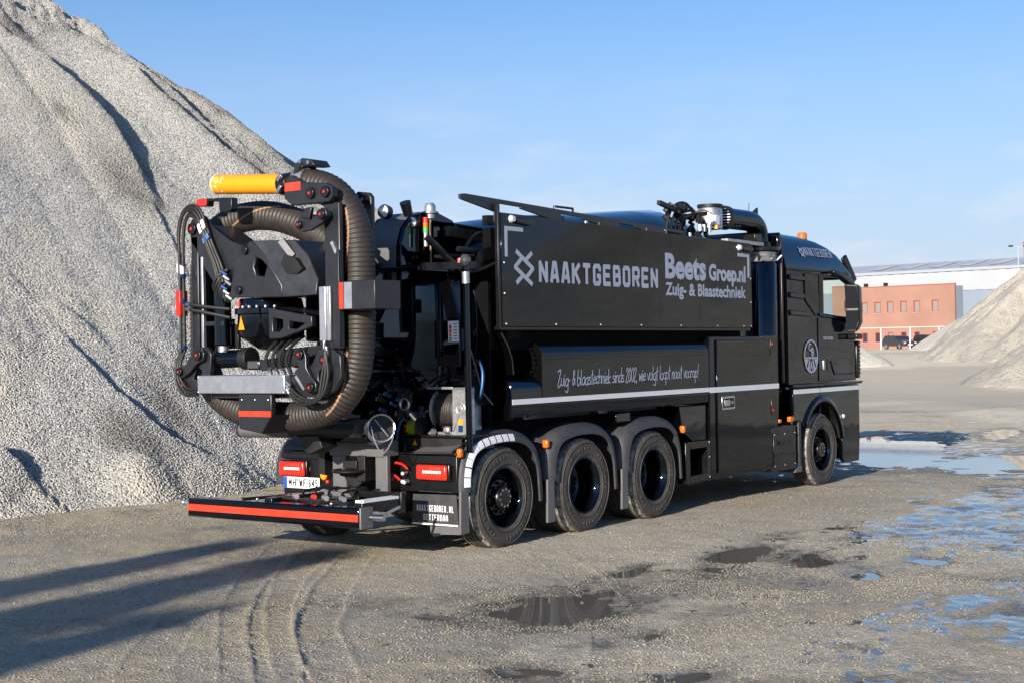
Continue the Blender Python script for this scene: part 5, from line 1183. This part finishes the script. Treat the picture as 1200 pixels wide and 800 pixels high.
# ------------------------------------------------------------------ right and left sides of the body
for s in (1, -1):
    def Y(y): return y*s
    sp_ = plate_holes([(-.03, 2.175), (5.34, 2.175), (5.34, 3.245), (-.03, 3.29)], [], 'xz', Y(-1.27), Y(-1.235)).build('sign_panel', 'blackpanel', truck, .004)
    if s > 0:
        sp_['label'] = 'black sign panel with silver lettering'
        o = -1.2735; XD, YD = (1, 0, 0), (0, 0, 1)
        block_text('NAAKTGEBOREN', (.60, o, 2.615), XD, YD, 2.38, .235, .050, 'letter', sp_)
        lg = [[(.02, .46), (.40, .04)], [(.0, .25), (.16, .10), (.24, .18)], [(.42, .25), (.26, .40), (.18, .32)], [(.02, .04), (.13, .15)], [(.40, .46), (.29, .35)], [(.0, .25), (.10, .35)], [(.42, .25), (.32, .15)]]
        lg = [[(.05, .49), (.41, .20), (.24, .06)], [(.36, .01), (.0, .30), (.17, .44)], [(.27, .38), (.38, .48)], [(.03, .02), (.14, .12)]]
        lg = [[(.055, .49), (.405, .245), (.27, .115)], [(.375, .01), (.02, .255), (.155, .385)], [(.255, .375), (.375, .475)], [(.055, .025), (.175, .125)]]
        lg = [[(a*.80, b*.66) for a, b in pl] for pl in lg]; strokes(lg, (.175, o, 2.595), XD, YD, .046, 'letter', sp_, 'chevron_emblem')
        lettering('Beets', (3.15, o, 2.735), XD, YD, .98, .30, 'letter', sp_, .04)
        lettering('Groep.nl', (4.20, o, 2.685), XD, YD, .97, .265, 'letter', sp_, .045)
        lettering('Zuig- & Blaastechniek', (3.15, o, 2.50), XD, YD, 2.02, .195, 'letter', sp_, .032)
        for x0, d in ((.03, 1), (5.28, -1)):
            z1 = 3.16 if d > 0 else 3.11
            MB().prism([(x0, z1), (x0+d*.31, z1), (x0+d*.31, z1-.042), (x0+d*.042, z1-.042), (x0+d*.042, z1-.30), (x0, z1-.30)], 'xz', -1.274, -1.2715).build('corner_tape', 'letter', sp_)
        for x in (.14, 5.0):
            c_ = MB().cyl((x, -1.262, 3.235 if x < 1 else 3.18), (x, -1.31, 3.235 if x < 1 else 3.18), .045, .028, 14).build('side_lamp', 'lampglass', sp_)
            MB().prism([(x+.06, 3.20 if x < 1 else 3.15), (x+.30, 3.18 if x < 1 else 3.13), (x+.36, 3.225 if x < 1 else 3.175), (x+.30, 3.26 if x < 1 else 3.21), (x+.06, 3.25 if x < 1 else 3.20)], 'xz', -1.31, -1.2715).build('lamp_bracket', 'satin', c_, .01)
        rv = MB()
        for x in (.03, .9, 1.75, 2.6, 3.5, 4.4, 5.1, 5.3):
            rv.sphere((x, -1.272, 2.20), .011, 6)
        for z in (2.5, 2.8): rv.sphere((.01, -1.272, z), .011, 6); rv.sphere((5.31, -1.272, z), .011, 6)
        rv.build('rivets', 'chrome', sp_, kind='stuff')
    pf = MB().box(-.06, 5.36, Y(-1.232), Y(-1.19), 2.14, 2.174); pf.box(-.07, -.032, Y(-1.262), Y(-1.22), 2.14, 3.38)
    MB().box(.0, 5.3, Y(-1.12), Y(-1.02), 1.95, 3.15).build('recess_shade_box', 'shade_black', truck)  # dark box added to paint in the shade behind and below the sign
    pf.build('panel_frame', 'satin', truck, .004)
    # fold-down guard rail along the top
    rl_ = MB().prism([(-.58, 3.435), (-.50, 3.445), (3.75, 3.325), (3.75, 3.285), (-.50, 3.40), (-.58, 3.395)], 'xz', Y(-1.20), Y(-1.175)).build('folding_guard_rail', 'boom', truck, .004)
    for x0, ln in ((-.58, .60), (.40, .72), (1.52, .75), (2.60, .7)):
        zb = lambda x: 3.402-.027*(x+.5)
        MB().prism([(x0, zb(x0)), (x0+ln, zb(x0+ln)), (x0+ln, zb(x0+ln)-.085), (x0+ln-.06, zb(x0+ln)-.09), (x0, zb(x0)-.02)], 'xz', Y(-1.21), Y(-1.185)).build('rail_gusset', 'boom', rl_, .004)
    MB().tube([(1.05, Y(-1.17), 3.36), (1.05, Y(-1.17), 3.43), (1.4, Y(-1.17), 3.43), (1.4, Y(-1.17), 3.35)], .013, 6).build('rail_grip', 'satin', truck)
    for x in (.0, 1.62, 1.85, 2.85, 3.3, 3.9): MB().cyl((x, Y(-1.19), 3.20), (x, Y(-1.19), 3.31), .024, n=10).build('rail_bolt', 'chrome', truck)
    # long side box with rounded shoulder
    prof = [(-.85, 1.40), (-1.25, 1.40)] + [(-1.25, 1.86)] + [(-1.12-.13*math.cos(t), 1.885+.135*math.sin(t)) for t in np.linspace(.0, math.pi/2, 9)] + [(-.85, 2.02)]
    MB().prism([(Y(a), b) for a, b in prof], 'yz', .66, 4.20).build('side_tank', 'blackpanel', truck, .004)
    prof2 = [(-.75, 1.24), (-1.19, 1.24), (-1.235, 1.28), (-1.247, 1.36), (-1.247, 1.5)] + [(-1.12-.127*math.cos(t), 1.53+.135*math.sin(t)) for t in np.linspace(.0, math.pi/2, 8)] + [(-.75, 1.667)]
    lo_ = MB().prism([(Y(a), b) for a, b in prof2], 'yz', .13, .658).build('lower_side_tank', 'black', truck, .006)
    MB().prism([(Y(a), b) for a, b in prof2[:5]+[(-1.247, 1.398), (-.75, 1.398)]] if False else [(Y(-.75), 1.24), (Y(-1.19), 1.24), (Y(-1.235), 1.28), (Y(-1.247), 1.36), (Y(-1.247), 1.397), (Y(-.75), 1.397)], 'yz', .66, 4.2).build('tank_skirt', 'blackpanel', truck, .006)
    st_ = MB().box(.135, 4.20, Y(-1.2505), Y(-1.2535), 1.402, 1.455).build('white_stripe', 'white', truck)
    MB().box(.67, 4.19, Y(-1.2504), Y(-1.2524), 1.845, 1.852).build('tank_seam', 'blk', truck)
    if s > 0: hand_text('Zuig- & blaastechniek sinds 2002, wie volgt loopt nooit voorop!', (.93, -1.2530, 1.565), (1, 0, .008), (.10, 0, 1), 3.0, .155, .0135, 'letter', [q for q in truck.children if q.name.startswith('side_tank')][0])
    eg = MB()
    for k in range(9):
        t = .15+2.6*k/8; y = -1.05-.14*math.sin(t); z = 1.83-.16*math.cos(t); eg.box(.60, .655, Y(y-.006), Y(y+.006), z-.012, z+.012)
    eg.build('tank_end_bolts', 'satin', truck)
    # cabinet
    cb = MB().box(4.24, 6.10, Y(-1.235), Y(-.55), .335, 2.07).build('equipment_cabinet', 'blackpanel', truck, .01)
    MB().box(4.40, 5.86, Y(-1.2365), Y(-1.256), .40, 2.03).build('cabinet_door', 'blackpanel', cb, .012)
    MB().box(4.205, 6.10, Y(-1.257), Y(-1.2595), 1.39, 1.455).build('white_stripe', 'white', cb)
    lt = MB().box(4.50, 4.84, Y(-1.257), Y(-1.264), 1.17, 1.335).build('door_latch', 'chrome', cb, .012)
    MB().box(4.525, 4.815, Y(-1.2645), Y(-1.268), 1.195, 1.31).build('latch_recess', 'dark', cb); MB().box(4.55, 4.70, Y(-1.269), Y(-1.275), 1.215, 1.29).build('latch_paddle', 'galv', cb, .008); MB().cyl((4.75, Y(-1.268), 1.255), (4.75, Y(-1.278), 1.255), .022, n=12).build('latch_lock', 'chrome', cb)
    for z in (1.93, 1.15): MB().box(5.87, 5.92, Y(-1.2365), Y(-1.262), z-.1, z+.1).build('door_hinge', 'satin', cb, .006); 
    MB().sphere((5.9, Y(-1.265), 1.97), .014, 8).build('hinge_cap', 'red', cb); MB().sphere((5.9, Y(-1.265), 1.11), .014, 8).build('hinge_cap', 'red', cb)
    MB().box(5.70, 6.115, Y(-1.24), Y(-1.225), 1.0, 2.075).build('cabinet_return', 'satin', cb)
    ff = MB()
    for a, b, c_, d in ((3.62, 3.72, .33, .82), (4.15, 4.235, .33, .82), (3.72, 4.15, .735, .82), (3.72, 4.15, .33, .42)): ff.box(a, b, Y(-1.24), Y(-1.12), c_, d)
    ff.build('step_frame', 'satin', truck, .008)
    for x, z in ((4.19, .80), (4.19, .62), (4.19, .38)): MB().sphere((x, Y(-1.241), z), .013, 6).build('bolt', 'chrome', truck)
    MB().prism([(3.55, 1.24), (4.2, 1.24), (4.2, .83), (3.85, .83), (3.62, .95)], 'xz', Y(-1.2), Y(-.9)).build('skirt_gusset', 'black', truck)
    MB().box(2.15, 2.45, Y(-1.20), Y(-1.12), 1.13, 1.23).build('document_box', 'black', truck, .01)
    MB().box(-.4, 4.2, Y(-.95), Y(-.5), 1.0, 1.24).build('subframe', 'shade_black', truck)
    bx = MB().box(5.86, 6.64, Y(-1.24), Y(-.8), .30, .895).build('side_tank_cover', 'satin', truck, .02)
    MB().box(5.93, 6.58, Y(-1.2405), Y(-1.252), .36, .80).build('cover_panel', 'satin', bx, .015); MB().box(5.95, 6.56, Y(-1.253), Y(-1.258), .49, .535).build('cover_rib', 'black', bx, .004)
    if s > 0: lettering('MAN', (6.02, -1.2532, .64), (1, 0, 0), (0, 0, 1), .45, .085, 'blk', bx, .01, spacing=1.4)
    for x in (5.95, 6.25, 6.56): MB().sphere((x, Y(-1.253), .785), .013, 6).build('bolt', 'chrome', bx); MB().sphere((x, Y(-1.253), .375), .013, 6).build('bolt', 'chrome', bx)
    MB().box(6.44, 6.56, Y(-1.255), Y(-1.2), .93, 1.0).build('marker_lamp', 'orange', truck, .012); MB().box(6.12, 6.19, Y(-1.25), Y(-1.2), .93, .98).build('marker_lamp', 'orange', truck, .012)
# dark curved guards between reel and side tank
MB().sweep([(-.42, 1.95), (-.33, 1.75), (-.25, 1.55), (-.08, 1.42)], [(0, -1.18), (0, -.8), (-.02, -.8), (-.02, -1.18)]).build('curved_guard', 'black', truck)
MB().sweep([(.02, 2.12), (.14, 1.98), (.2, 1.85), (.22, 1.70)], [(0, -1.22), (0, -.9), (-.02, -.9), (-.02, -1.22)]).build('curved_guard', 'black', truck)
MB().box(-.03, .0, -1.1, -.5, 1.2, 2.9).build('bulkhead', 'shade_black', truck)
MB().tube(catmull([(-.36, -1.22, 1.85), (-.34, -1.25, 1.75), (-.35, -1.25, 1.6), (-.36, -1.22, 1.48)], .03), .016, 8).build('grab_handle', 'bluefit', truck)

# ------------------------------------------------------------------ top equipment and exhaust canister
dm = [(4.4, 3.3)]
cn = MB().lathe([(0, 1.2), (.235, 1.2), (.235, 3.02), (.22, 3.05), (0, 3.05)], (6.14, -.98, 0), 'z', 36).build('silencer_drum', 'black', truck)
MB().lathe([(.0, 0), (.225, 0), (.235, .03), (.225, .045), (.24, .07), (.225, .095), (.24, .12), (.22, .14), (0, .14)], (6.14, -.98, 3.055), 'z', 36).build('drum_clamp', 'galv', cn)
MB().lathe([(0, .0), (.28, .0), (.28, .045), (.17, .05), (.16, .12), (0, .12)], (6.14, -.98, 3.2), 'z', 36).build('drum_lid', 'satin', cn)
for a in (2.6, 3.6, 4.4, 5.2): MB().bar((6.14+.23*math.cos(a), -.98+.23*math.sin(a), 3.07), (6.14+.30*math.cos(a), -.98+.30*math.sin(a), 3.14), .03, .02).build('lid_clip', 'chrome', cn)
el = catmull([(6.14, -.98, 3.25), (6.14, -.98, 3.38), (6.09, -.98, 3.50), (5.98, -.98, 3.565), (5.82, -.98, 3.585), (5.5, -.98, 3.585), (5.2, -.98, 3.585)], .02)
ex = MB().tube(el, .135, 28).build('exhaust_elbow', 'black', truck)
MB().prism([(5.95, 3.70), (6.12, 3.78), (6.13, 3.62), (6.0, 3.62)], 'xz', -.99, -.97).build('elbow_fin', 'dark', ex)
MB().tube([(6.2, -.8, 3.4), (6.24, -.8, 3.86)], .006, 6).build('aerial', 'dark', truck)
lv = MB().lathe([(.12, .0), (.155, .0), (.155, .10), (.12, .10)], (5.12, -.98, 3.585), 'x', 28, closed=True).build('blower_grille', 'satin', truck)
lv.rotation_euler = (0, 0, 0)
for k in range(7):
    z = 3.585-.105+.035*k; hw = math.sqrt(max(.002, .122**2-(z-3.585)**2)); MB().box(5.115, 5.125, -.98-hw, -.98+hw, z-.007, z+.007).build('grille_bar', 'white' if k in (2, 3, 4) else 'galv', lv)
MB().box(5.112, 5.124, -.987, -.973, 3.47, 3.70).build('grille_rib', 'galv', lv)
MB().lathe([(0, 0), (.12, 0)], (5.16, -.98, 3.585), 'x', 24).build('grille_interior', 'blk', lv)
gm_ = MB().lathe([(0, 3.42), (.155, 3.42), (.155, 3.66), (.14, 3.69), (0, 3.69)], (4.86, -.95, 0), 'z', 24).build('valve_motor', 'galv', truck, .006)
MB().lathe([(0, 0), (.16, 0), (.16, .04), (0, .05)], (4.86, -.95, 3.692), 'z', 24).build('motor_cap', 'dark', gm_); MB().box(4.69, 4.80, -1.12, -1.04, 3.46, 3.58).build('terminal_box', 'white', gm_, .008); MB().cyl((4.74, -1.10, 3.41), (4.74, -1.10, 3.46), .025, n=8).build('cable_gland', 'yellow', gm_)
tv = MB()
for k in range(38):
    x, y, z = rnd.uniform(3.9, 4.65), rnd.uniform(-1.1, -.75), rnd.uniform(3.28, 3.62)
    tv.cyl((x, y, z), (x+rnd.uniform(-.14, .14), y+rnd.uniform(-.08, .08), z+rnd.uniform(-.10, .10)), rnd.uniform(.016, .045), n=8)
for k in range(4): tv.tube(catmull([(3.75+.1*k, -.95, 3.35), (3.9+.1*k, -.95, 3.62-.03*k), (4.2+.1*k, -.97, 3.70-.04*k), (4.5+.05*k, -.98, 3.5)], .05), .018, 6)
tv.bar((3.5, -1.0, 3.66), (4.0, -1.0, 3.58), .05, .05)
tv.build('valve_cluster', 'dark', truck)
MB().tube(catmull([(4.2, -1.06, 3.52), (4.3, -1.07, 3.6), (4.5, -1.07, 3.63), (4.66, -1.08, 3.60)], .04), .009, 6).build('yellow_cable', 'stripe', truck)
for x in (4.32, 4.42, 4.55): MB().cyl((x, -1.1, 3.36), (x, -1.1, 3.44), .03, n=8).build('pipe_fitting', 'galv', truck)
MB().box(4.95, 5.95, -1.15, -.9, 3.255, 3.30).build('exhaust_shelf', 'galv', truck); MB().box(5.65, 5.85, -1.18, -1.0, 3.30, 3.40).build('shelf_box', 'satin', truck, .01)
MB().box(5.4, 6.38, -1.0, 1.0, 1.0, 3.0).build('engine_bulkhead', 'black', truck, .02)
st2 = MB().box(6.33, 6.375, -1.22, -1.15, 1.45, 3.35).build('cab_rear_trim', 'satin', truck, .01)

# ------------------------------------------------------------------ driver's cab
XR = 6.42
def cab_ring(z, xf, hw, rad_c, xr=XR):
    """plan outline, from the right rear corner along the right side to the front and back down the left side"""
    right = [(xr, -hw), (6.95, -hw), (7.50, -hw), (7.53, -hw), (8.48, -hw), (8.50, -hw)]
    c0 = xf-rad_c
    right = [(min(x, c0), y) for x, y in right]
    arc = [(c0+rad_c*math.sin(t), -hw+rad_c*(1-math.cos(t))) for t in np.linspace(0.15, math.pi/2, 8)]
    front = [(xf, -hw*.5), (xf, 0)]
    half = right+arc+front
    return [(x, y, z) for x, y in half]+[(x, -y, z) for x, y in half[-2::-1]]
rows = [(1.43, 8.80, 1.25, .16), (1.80, 8.80, 1.25, .16), (2.20, 8.79, 1.25, .15), (2.34, 8.78, 1.25, .14), (2.90, 8.72, 1.245, .14), (2.98, 8.70, 1.24, .2), (3.10, 8.66, 1.215, .36), (3.22, 8.56, 1.17, .40), (3.32, 8.40, 1.12, .45), (3.40, 8.15, 1.05, .45), (3.455, 7.8, .97, .45), (3.48, 7.3, .90, .3), (3.485, 6.9, .80, .2)]
rings = [cab_ring(*r_) for r_ in rows]
n_ = len(rings[0]); mb = MB(); mb.v = [p for r_ in rings for p in r_]
for i in range(len(rings)-1):
    for k in range(n_-1):
        side = (3 <= k < 4) or (n_-1-1-k == 3)
        frontw = 13 <= k < n_-1-13
        if side and i == 3: continue
        if frontw and i in (2, 3): continue
        mb.f.append((i*n_+k, i*n_+k+1, (i+1)*n_+k+1, (i+1)*n_+k))
for i in range(len(rings)-1): mb.f.append(((i+1)*n_, (i+1)*n_+n_-1, i*n_+n_-1, i*n_))
mb.f.append(tuple(range(n_))); mb.f.append(tuple((len(rings)-1)*n_+k for k in range(n_)))
cabo = mb.build('cab_shell', 'black', truck)
cabo['label'] = 'black high roof driver cab shell'
sol = cabo.modifiers.new('shell', 'SOLIDIFY'); sol.thickness = .03; sol.offset = -1
# front screen and side windows
fidx = list(range(13, n_-13))
MB().add([rings[2][k] for k in fidx]+[rings[4][k] for k in fidx[::-1]], [tuple(range(2*len(fidx)))]).build('windscreen', 'glass', cabo)
for s in (1, -1):
    def Y(y): return y*s
    MB().add([(7.53, Y(-1.243), 2.34), (8.48, Y(-1.243), 2.34), (8.48, Y(-1.238), 2.90), (7.53, Y(-1.238), 2.90)], [(0, 1, 2, 3)]).build('side_window', 'glass', cabo)
    wf = MB()
    for P0, P1 in (((7.51, 2.33), (7.51, 2.92)), ((7.51, 2.91), (8.50, 2.91)), ((8.50, 2.92), (8.50, 2.30)), ((8.50, 2.32), (8.05, 2.335)), ((8.05, 2.335), (7.51, 2.345))):
        wf.bar((P0[0], Y(-1.25), P0[1]), (P1[0], Y(-1.25), P1[1]), .03, .05, (0, 1, 0))
    wf.build('window_seal', 'satin', cabo)
    wt = MB().tube(catmull([(7.40, Y(-1.256), 2.365), (7.6, Y(-1.258), 2.36), (7.85, Y(-1.258), 2.345), (8.1, Y(-1.258), 2.33), (8.35, Y(-1.258), 2.325), (8.52, Y(-1.255), 2.32)], .05), .022, 8).build('window_sill_trim', 'black', cabo)
    dr = MB()
    dr.prism([(7.36, 1.445), (8.52, 1.445), (8.54, 2.22), (8.35, 2.225), (8.05, 2.27), (7.8, 2.315), (7.5, 2.325), (7.36, 2.325)], 'xz', Y(-1.2515), Y(-1.262))
    dro = dr.build('cab_door', 'black', truck, .012)
    MB().prism([(7.44, 2.335), (7.49, 2.335), (7.49, 2.93), (7.44, 2.93)], 'xz', Y(-1.2515), Y(-1.258)).build('door_post', 'satin', dro)
    hd2 = MB().box(7.46, 7.52, Y(-1.263), Y(-1.29), 1.60, 1.74).build('door_handle', 'galv', dro, .012); MB().box(7.54, 7.66, Y(-1.263), Y(-1.268), 1.60, 1.74).build('handle_recess', 'dark', dro, .02)
    MB().tube(catmull([(7.75, Y(-1.263), 1.72), (7.85, Y(-1.266), 1.56), (7.95, Y(-1.268), 1.535), (8.5, Y(-1.265), 1.53)], .05), .012, 6).build('door_crease', 'black', dro)
    if s > 0:
        lettering('TGX 35.520', (7.52, -1.2632, 2.02), (1, 0, 0), (0, 0, 1), .32, .04, 'letterw', dro, .01, name='model_lettering')
    for z in (2.90, 2.66, 2.42):
        w_ = .46 if z > 2.5 else .66
        MB().prism([(6.47, z), (6.47+w_, z-.02), (6.50+w_, z-.06), (6.47+w_, z-.09), (6.47, z-.075)], 'xz', Y(-1.247), Y(-1.275)).build('side_fin', 'black', truck, .015)
    MB().prism([(6.95, 2.92), (7.0, 2.92), (7.02, 2.62), (7.33, 2.37), (7.30, 2.34), (6.97, 2.55)], 'xz', Y(-1.2515), Y(-1.265)).build('side_panel_crease', 'satin', truck, .008)
    MB().box(6.44, 8.44, Y(-1.238), Y(-1.262), 2.955, 2.985).build('roof_gutter', 'satin', truck, .008)
    # lower cab with wheel arch
    cx0, cz0 = 7.46, .50
    arch_ = [(cx0+.66*math.cos(t), cz0+.68*math.sin(t)) for t in np.linspace(math.pi*.82, math.pi*.06, 18)]
    low = [(6.56, .93), (6.70, .93), (6.83, .90)]+arch_[0:]+[(8.16, .30), (8.24, .26), (8.74, .26), (8.78, .6), (8.78, 1.375), (6.56, 1.375)]
    MB().prism([(x, z) for x, z in low], 'xz', Y(-1.247), Y(-1.19)).build('lower_cab_panel', 'black', truck, .012)
    MB().sweep(arch_, [(.0, Y(-1.285)), (.05, Y(-1.275)), (.075, Y(-1.25)), (.075, Y(-1.24)), (-.01, Y(-1.24)), (-.015, Y(-1.28))]).build('wheel_arch_lip', 'black', truck)
    MB().sweep(arch_, [(-.0, Y(-1.235)), (-.0, Y(-.8)), (-.02, Y(-.8)), (-.02, Y(-1.235))]).build('wheel_arch_liner', 'dark', truck)
    wsx = MB().box(6.57, 8.765, Y(-1.2482), Y(-1.2515), 1.295, 1.355).build('white_stripe', 'white', truck)
    MB().box(7.395, 7.405, Y(-1.2483), Y(-1.2525), .95, 1.375).build('panel_seam', 'blk', truck)
    MB().prism([(6.5, 1.382), (8.80, 1.382), (8.86, 1.40), (8.86, 1.425), (6.5, 1.425)], 'xz', Y(-1.275), Y(-1.1)).build('cab_sill', 'black', truck, .008)
    MB().box(8.70, 8.80, Y(-1.265), Y(-1.20), 1.46, 2.0).build('corner_deflector', 'satin', truck, .02)
    for z in np.arange(1.52, 1.98, .055): MB().box(8.72, 8.79, Y(-1.2655), Y(-1.272), z, z+.03).build('deflector_slot', 'dark', truck)
    MB().box(8.13, 8.25, Y(-1.262), Y(-1.1), .60, .68).build('entry_step', 'dark', truck, .01); MB().sphere((8.17, Y(-1.25), .93), .035, 10).build('step_lamp', 'lampglass', truck)
    MB().box(8.12, 8.2, Y(-1.26), Y(-1.22), .33, .66).build('step_side', 'black', truck, .01)
    MB().box(6.72, 6.80, Y(-1.24), Y(-.85), .33, .92).build('wheel_apron', 'fender', truck, .01); MB().prism([(6.62, .24), (6.82, .24), (6.82, .36), (6.70, .36)], 'xz', Y(-1.23), Y(-.95)).build('apron_flap', 'greyplate', truck)
    # mirrors
    ma = MB().prism([(7.75, 2.99), (8.0, 2.965), (8.3, 2.90), (8.46, 2.84), (8.44, 2.76), (8.2, 2.82), (7.95, 2.90), (7.76, 2.93)], 'xz', Y(-1.265), Y(-1.36)).build('mirror_arm', 'satin', truck, .025)
    mh = MB().add([(8.24, Y(-1.27), 2.82), (8.295, Y(-1.47), 2.80), (8.295, Y(-1.48), 2.25), (8.28, Y(-1.43), 2.12), (8.245, Y(-1.30), 2.12), (8.44, Y(-1.29), 2.80), (8.46, Y(-1.45), 2.77), (8.46, Y(-1.46), 2.27), (8.44, Y(-1.42), 2.16), (8.42, Y(-1.31), 2.16)],
        [(0, 1, 2, 3, 4), (9, 8, 7, 6, 5), (0, 5, 6, 1), (1, 6, 7, 2), (2, 7, 8, 3), (3, 8, 9, 4), (4, 9, 5, 0)]).build('mirror', 'satin', truck, .02)
    MB().add([(8.235, Y(-1.29), 2.79), (8.285, Y(-1.45), 2.77), (8.285, Y(-1.46), 2.46), (8.235, Y(-1.29), 2.46)], [(0, 1, 2, 3)]).build('mirror_glass', 'mirror', mh)
    MB().add([(8.235, Y(-1.29), 2.43), (8.285, Y(-1.46), 2.43), (8.285, Y(-1.46), 2.27), (8.27, Y(-1.42), 2.15), (8.237, Y(-1.31), 2.15)], [(0, 1, 2, 3, 4)]).build('mirror_glass', 'mirror', mh)
    MB().box(8.35, 8.55, Y(-1.26), Y(-1.42), 2.02, 2.10).build('mirror_foot', 'satin', truck, .02)
    MB().bar((8.50, Y(-1.16), 3.22), (8.74, Y(-1.22), 2.86), .05, .12).build('visor_end', 'satin', truck, .02)
    hl_ = MB().box(8.74, 8.83, Y(-.75), Y(-1.2), .62, .82).build('headlight', 'lampglass', truck, .03)
# emblem on the right door
eo = -1.2634
em = [o for o in truck.children if o.name == 'cab_door'][0]
rc_ = circle(7.11, 1.795, .215, 36); strokes([rc_+[rc_[0]]], (0, eo, 0), (1, 0, 0), (0, 0, 1), .026, 'letter', em, 'round_emblem')
strokes([[(6.91, 1.775), (7.31, 1.775)]], (0, eo-.001, 0), (1, 0, 0), (0, 0, 1), .018, 'letter', em, 'emblem_bar')
for (a, b, c_, d) in ((6.92, 1.70, 7.0, 1.64), ):
    pass
MB().add([(x, eo-.0012, z) for x, z in ((6.915, 1.76), (7.02, 1.76), (6.96, 1.665), (6.935, 1.69))], [(0, 1, 2, 3)]).build('emblem_field', 'letter', em)
MB().add([(x, eo-.0012, z) for x, z in ((7.305, 1.76), (7.20, 1.76), (7.26, 1.665), (7.285, 1.69))], [(0, 1, 2, 3)]).build('emblem_field', 'letter', em)
MB().add([(x, eo-.0012, z) for x, z in ((7.05, 1.762), (7.08, 1.762), (7.04, 1.595), (6.985, 1.63))], [(0, 1, 2, 3)]).build('emblem_field', 'letter', em)
MB().add([(x, eo-.0012, z) for x, z in ((7.17, 1.762), (7.14, 1.762), (7.18, 1.595), (7.235, 1.63))], [(0, 1, 2, 3)]).build('emblem_field', 'letter', em)
lettering('A', (7.06, eo-.0015, 1.60), (1, 0, 0), (0, 0, 1), .10, .13, 'letter', em, .02)
lettering('C', (7.03, eo, 1.865), (1, 0, 0), (0, 0, 1), .085, .11, 'letter', em, .02); lettering('B', (7.115, eo, 1.80), (1, 0, 0), (0, 0, 1), .085, .11, 'letter', em, .02)
# lettering on the sloping roof side
v0 = Vector((7.0, -1.172, 3.215)); v1 = Vector((7.0, -1.122, 3.32)); yd = (v1-v0).normalized()
ro = Vector((6.98, -1.2155, 3.10))-Vector((0, .004, 0)); nn = Vector((0, -yd.z, yd.y))
o0 = Vector((7.0, -1.17, 3.22))+nn*.008-yd*.055
block_text('NAAKTGEBOREN', tuple(o0+Vector((.13, 0, 0))), (1, 0, 0), tuple(yd), .90, .135, .0135, 'letter', cabo)
strokes([[(a*.42, b*.42) for a, b in pl] for pl in lg], tuple(o0-Vector((.03, 0, 0))-yd*.02), (1, 0, 0), tuple(yd), .02, 'letter', cabo, 'chevron_emblem')
# roof spoiler edge, beacons, front
MB().prism([(6.30, 2.98), (6.42, 2.98), (6.42, 3.40), (6.36, 3.46), (6.30, 3.42)], 'xz', -1.19, 1.19).build('roof_spoiler', 'black', truck, .02)
for y in (-.75, .75):
    b_ = MB().cyl((8.0, y, 3.40), (8.0, y, 3.47), .075, n=18).build('roof_beacon', 'satin', truck); MB().lathe([(.07, 0), (.07, .07), (.05, .095), (0, .1)], (8.0, y, 3.471), 'z', 18).build('lens', 'orange', b_)
MB().box(8.70, 8.78, -1.0, 1.0, 2.92, 3.0).build('sun_visor', 'satin', truck, .02)
MB().box(8.72, 8.84, -1.2, 1.2, .28, 1.42).build('front_bumper', 'black', truck, .03)
for k in range(5): MB().box(8.80, 8.825, -.85, .85, 1.5+.12*k, 1.57+.12*k).build('grille_bar', 'satin', truck, .01)
MB().box(6.5, 8.7, -1.2, 1.2, 1.36, 1.42).build('cab_floor', 'dark', truck)
for y in (-.6, .6):
    se = MB().box(7.0, 7.5, y-.25, y+.25, 1.7, 1.85).build('seat', 'satin', truck, .05); MB().box(6.9, 7.08, y-.25, y+.25, 1.85, 2.45).build('seat_back', 'satin', se, .06)
MB().box(8.3, 8.7, -1.15, 1.15, 1.9, 2.12).build('dashboard', 'satin', truck, .04)
MB().lathe([(.20, -.012), (.212, 0), (.20, .012)], (0, 0, 0), 'z', 28, closed=True).build('steering_wheel', 'satin', truck).location = (8.15, .6, 2.15)
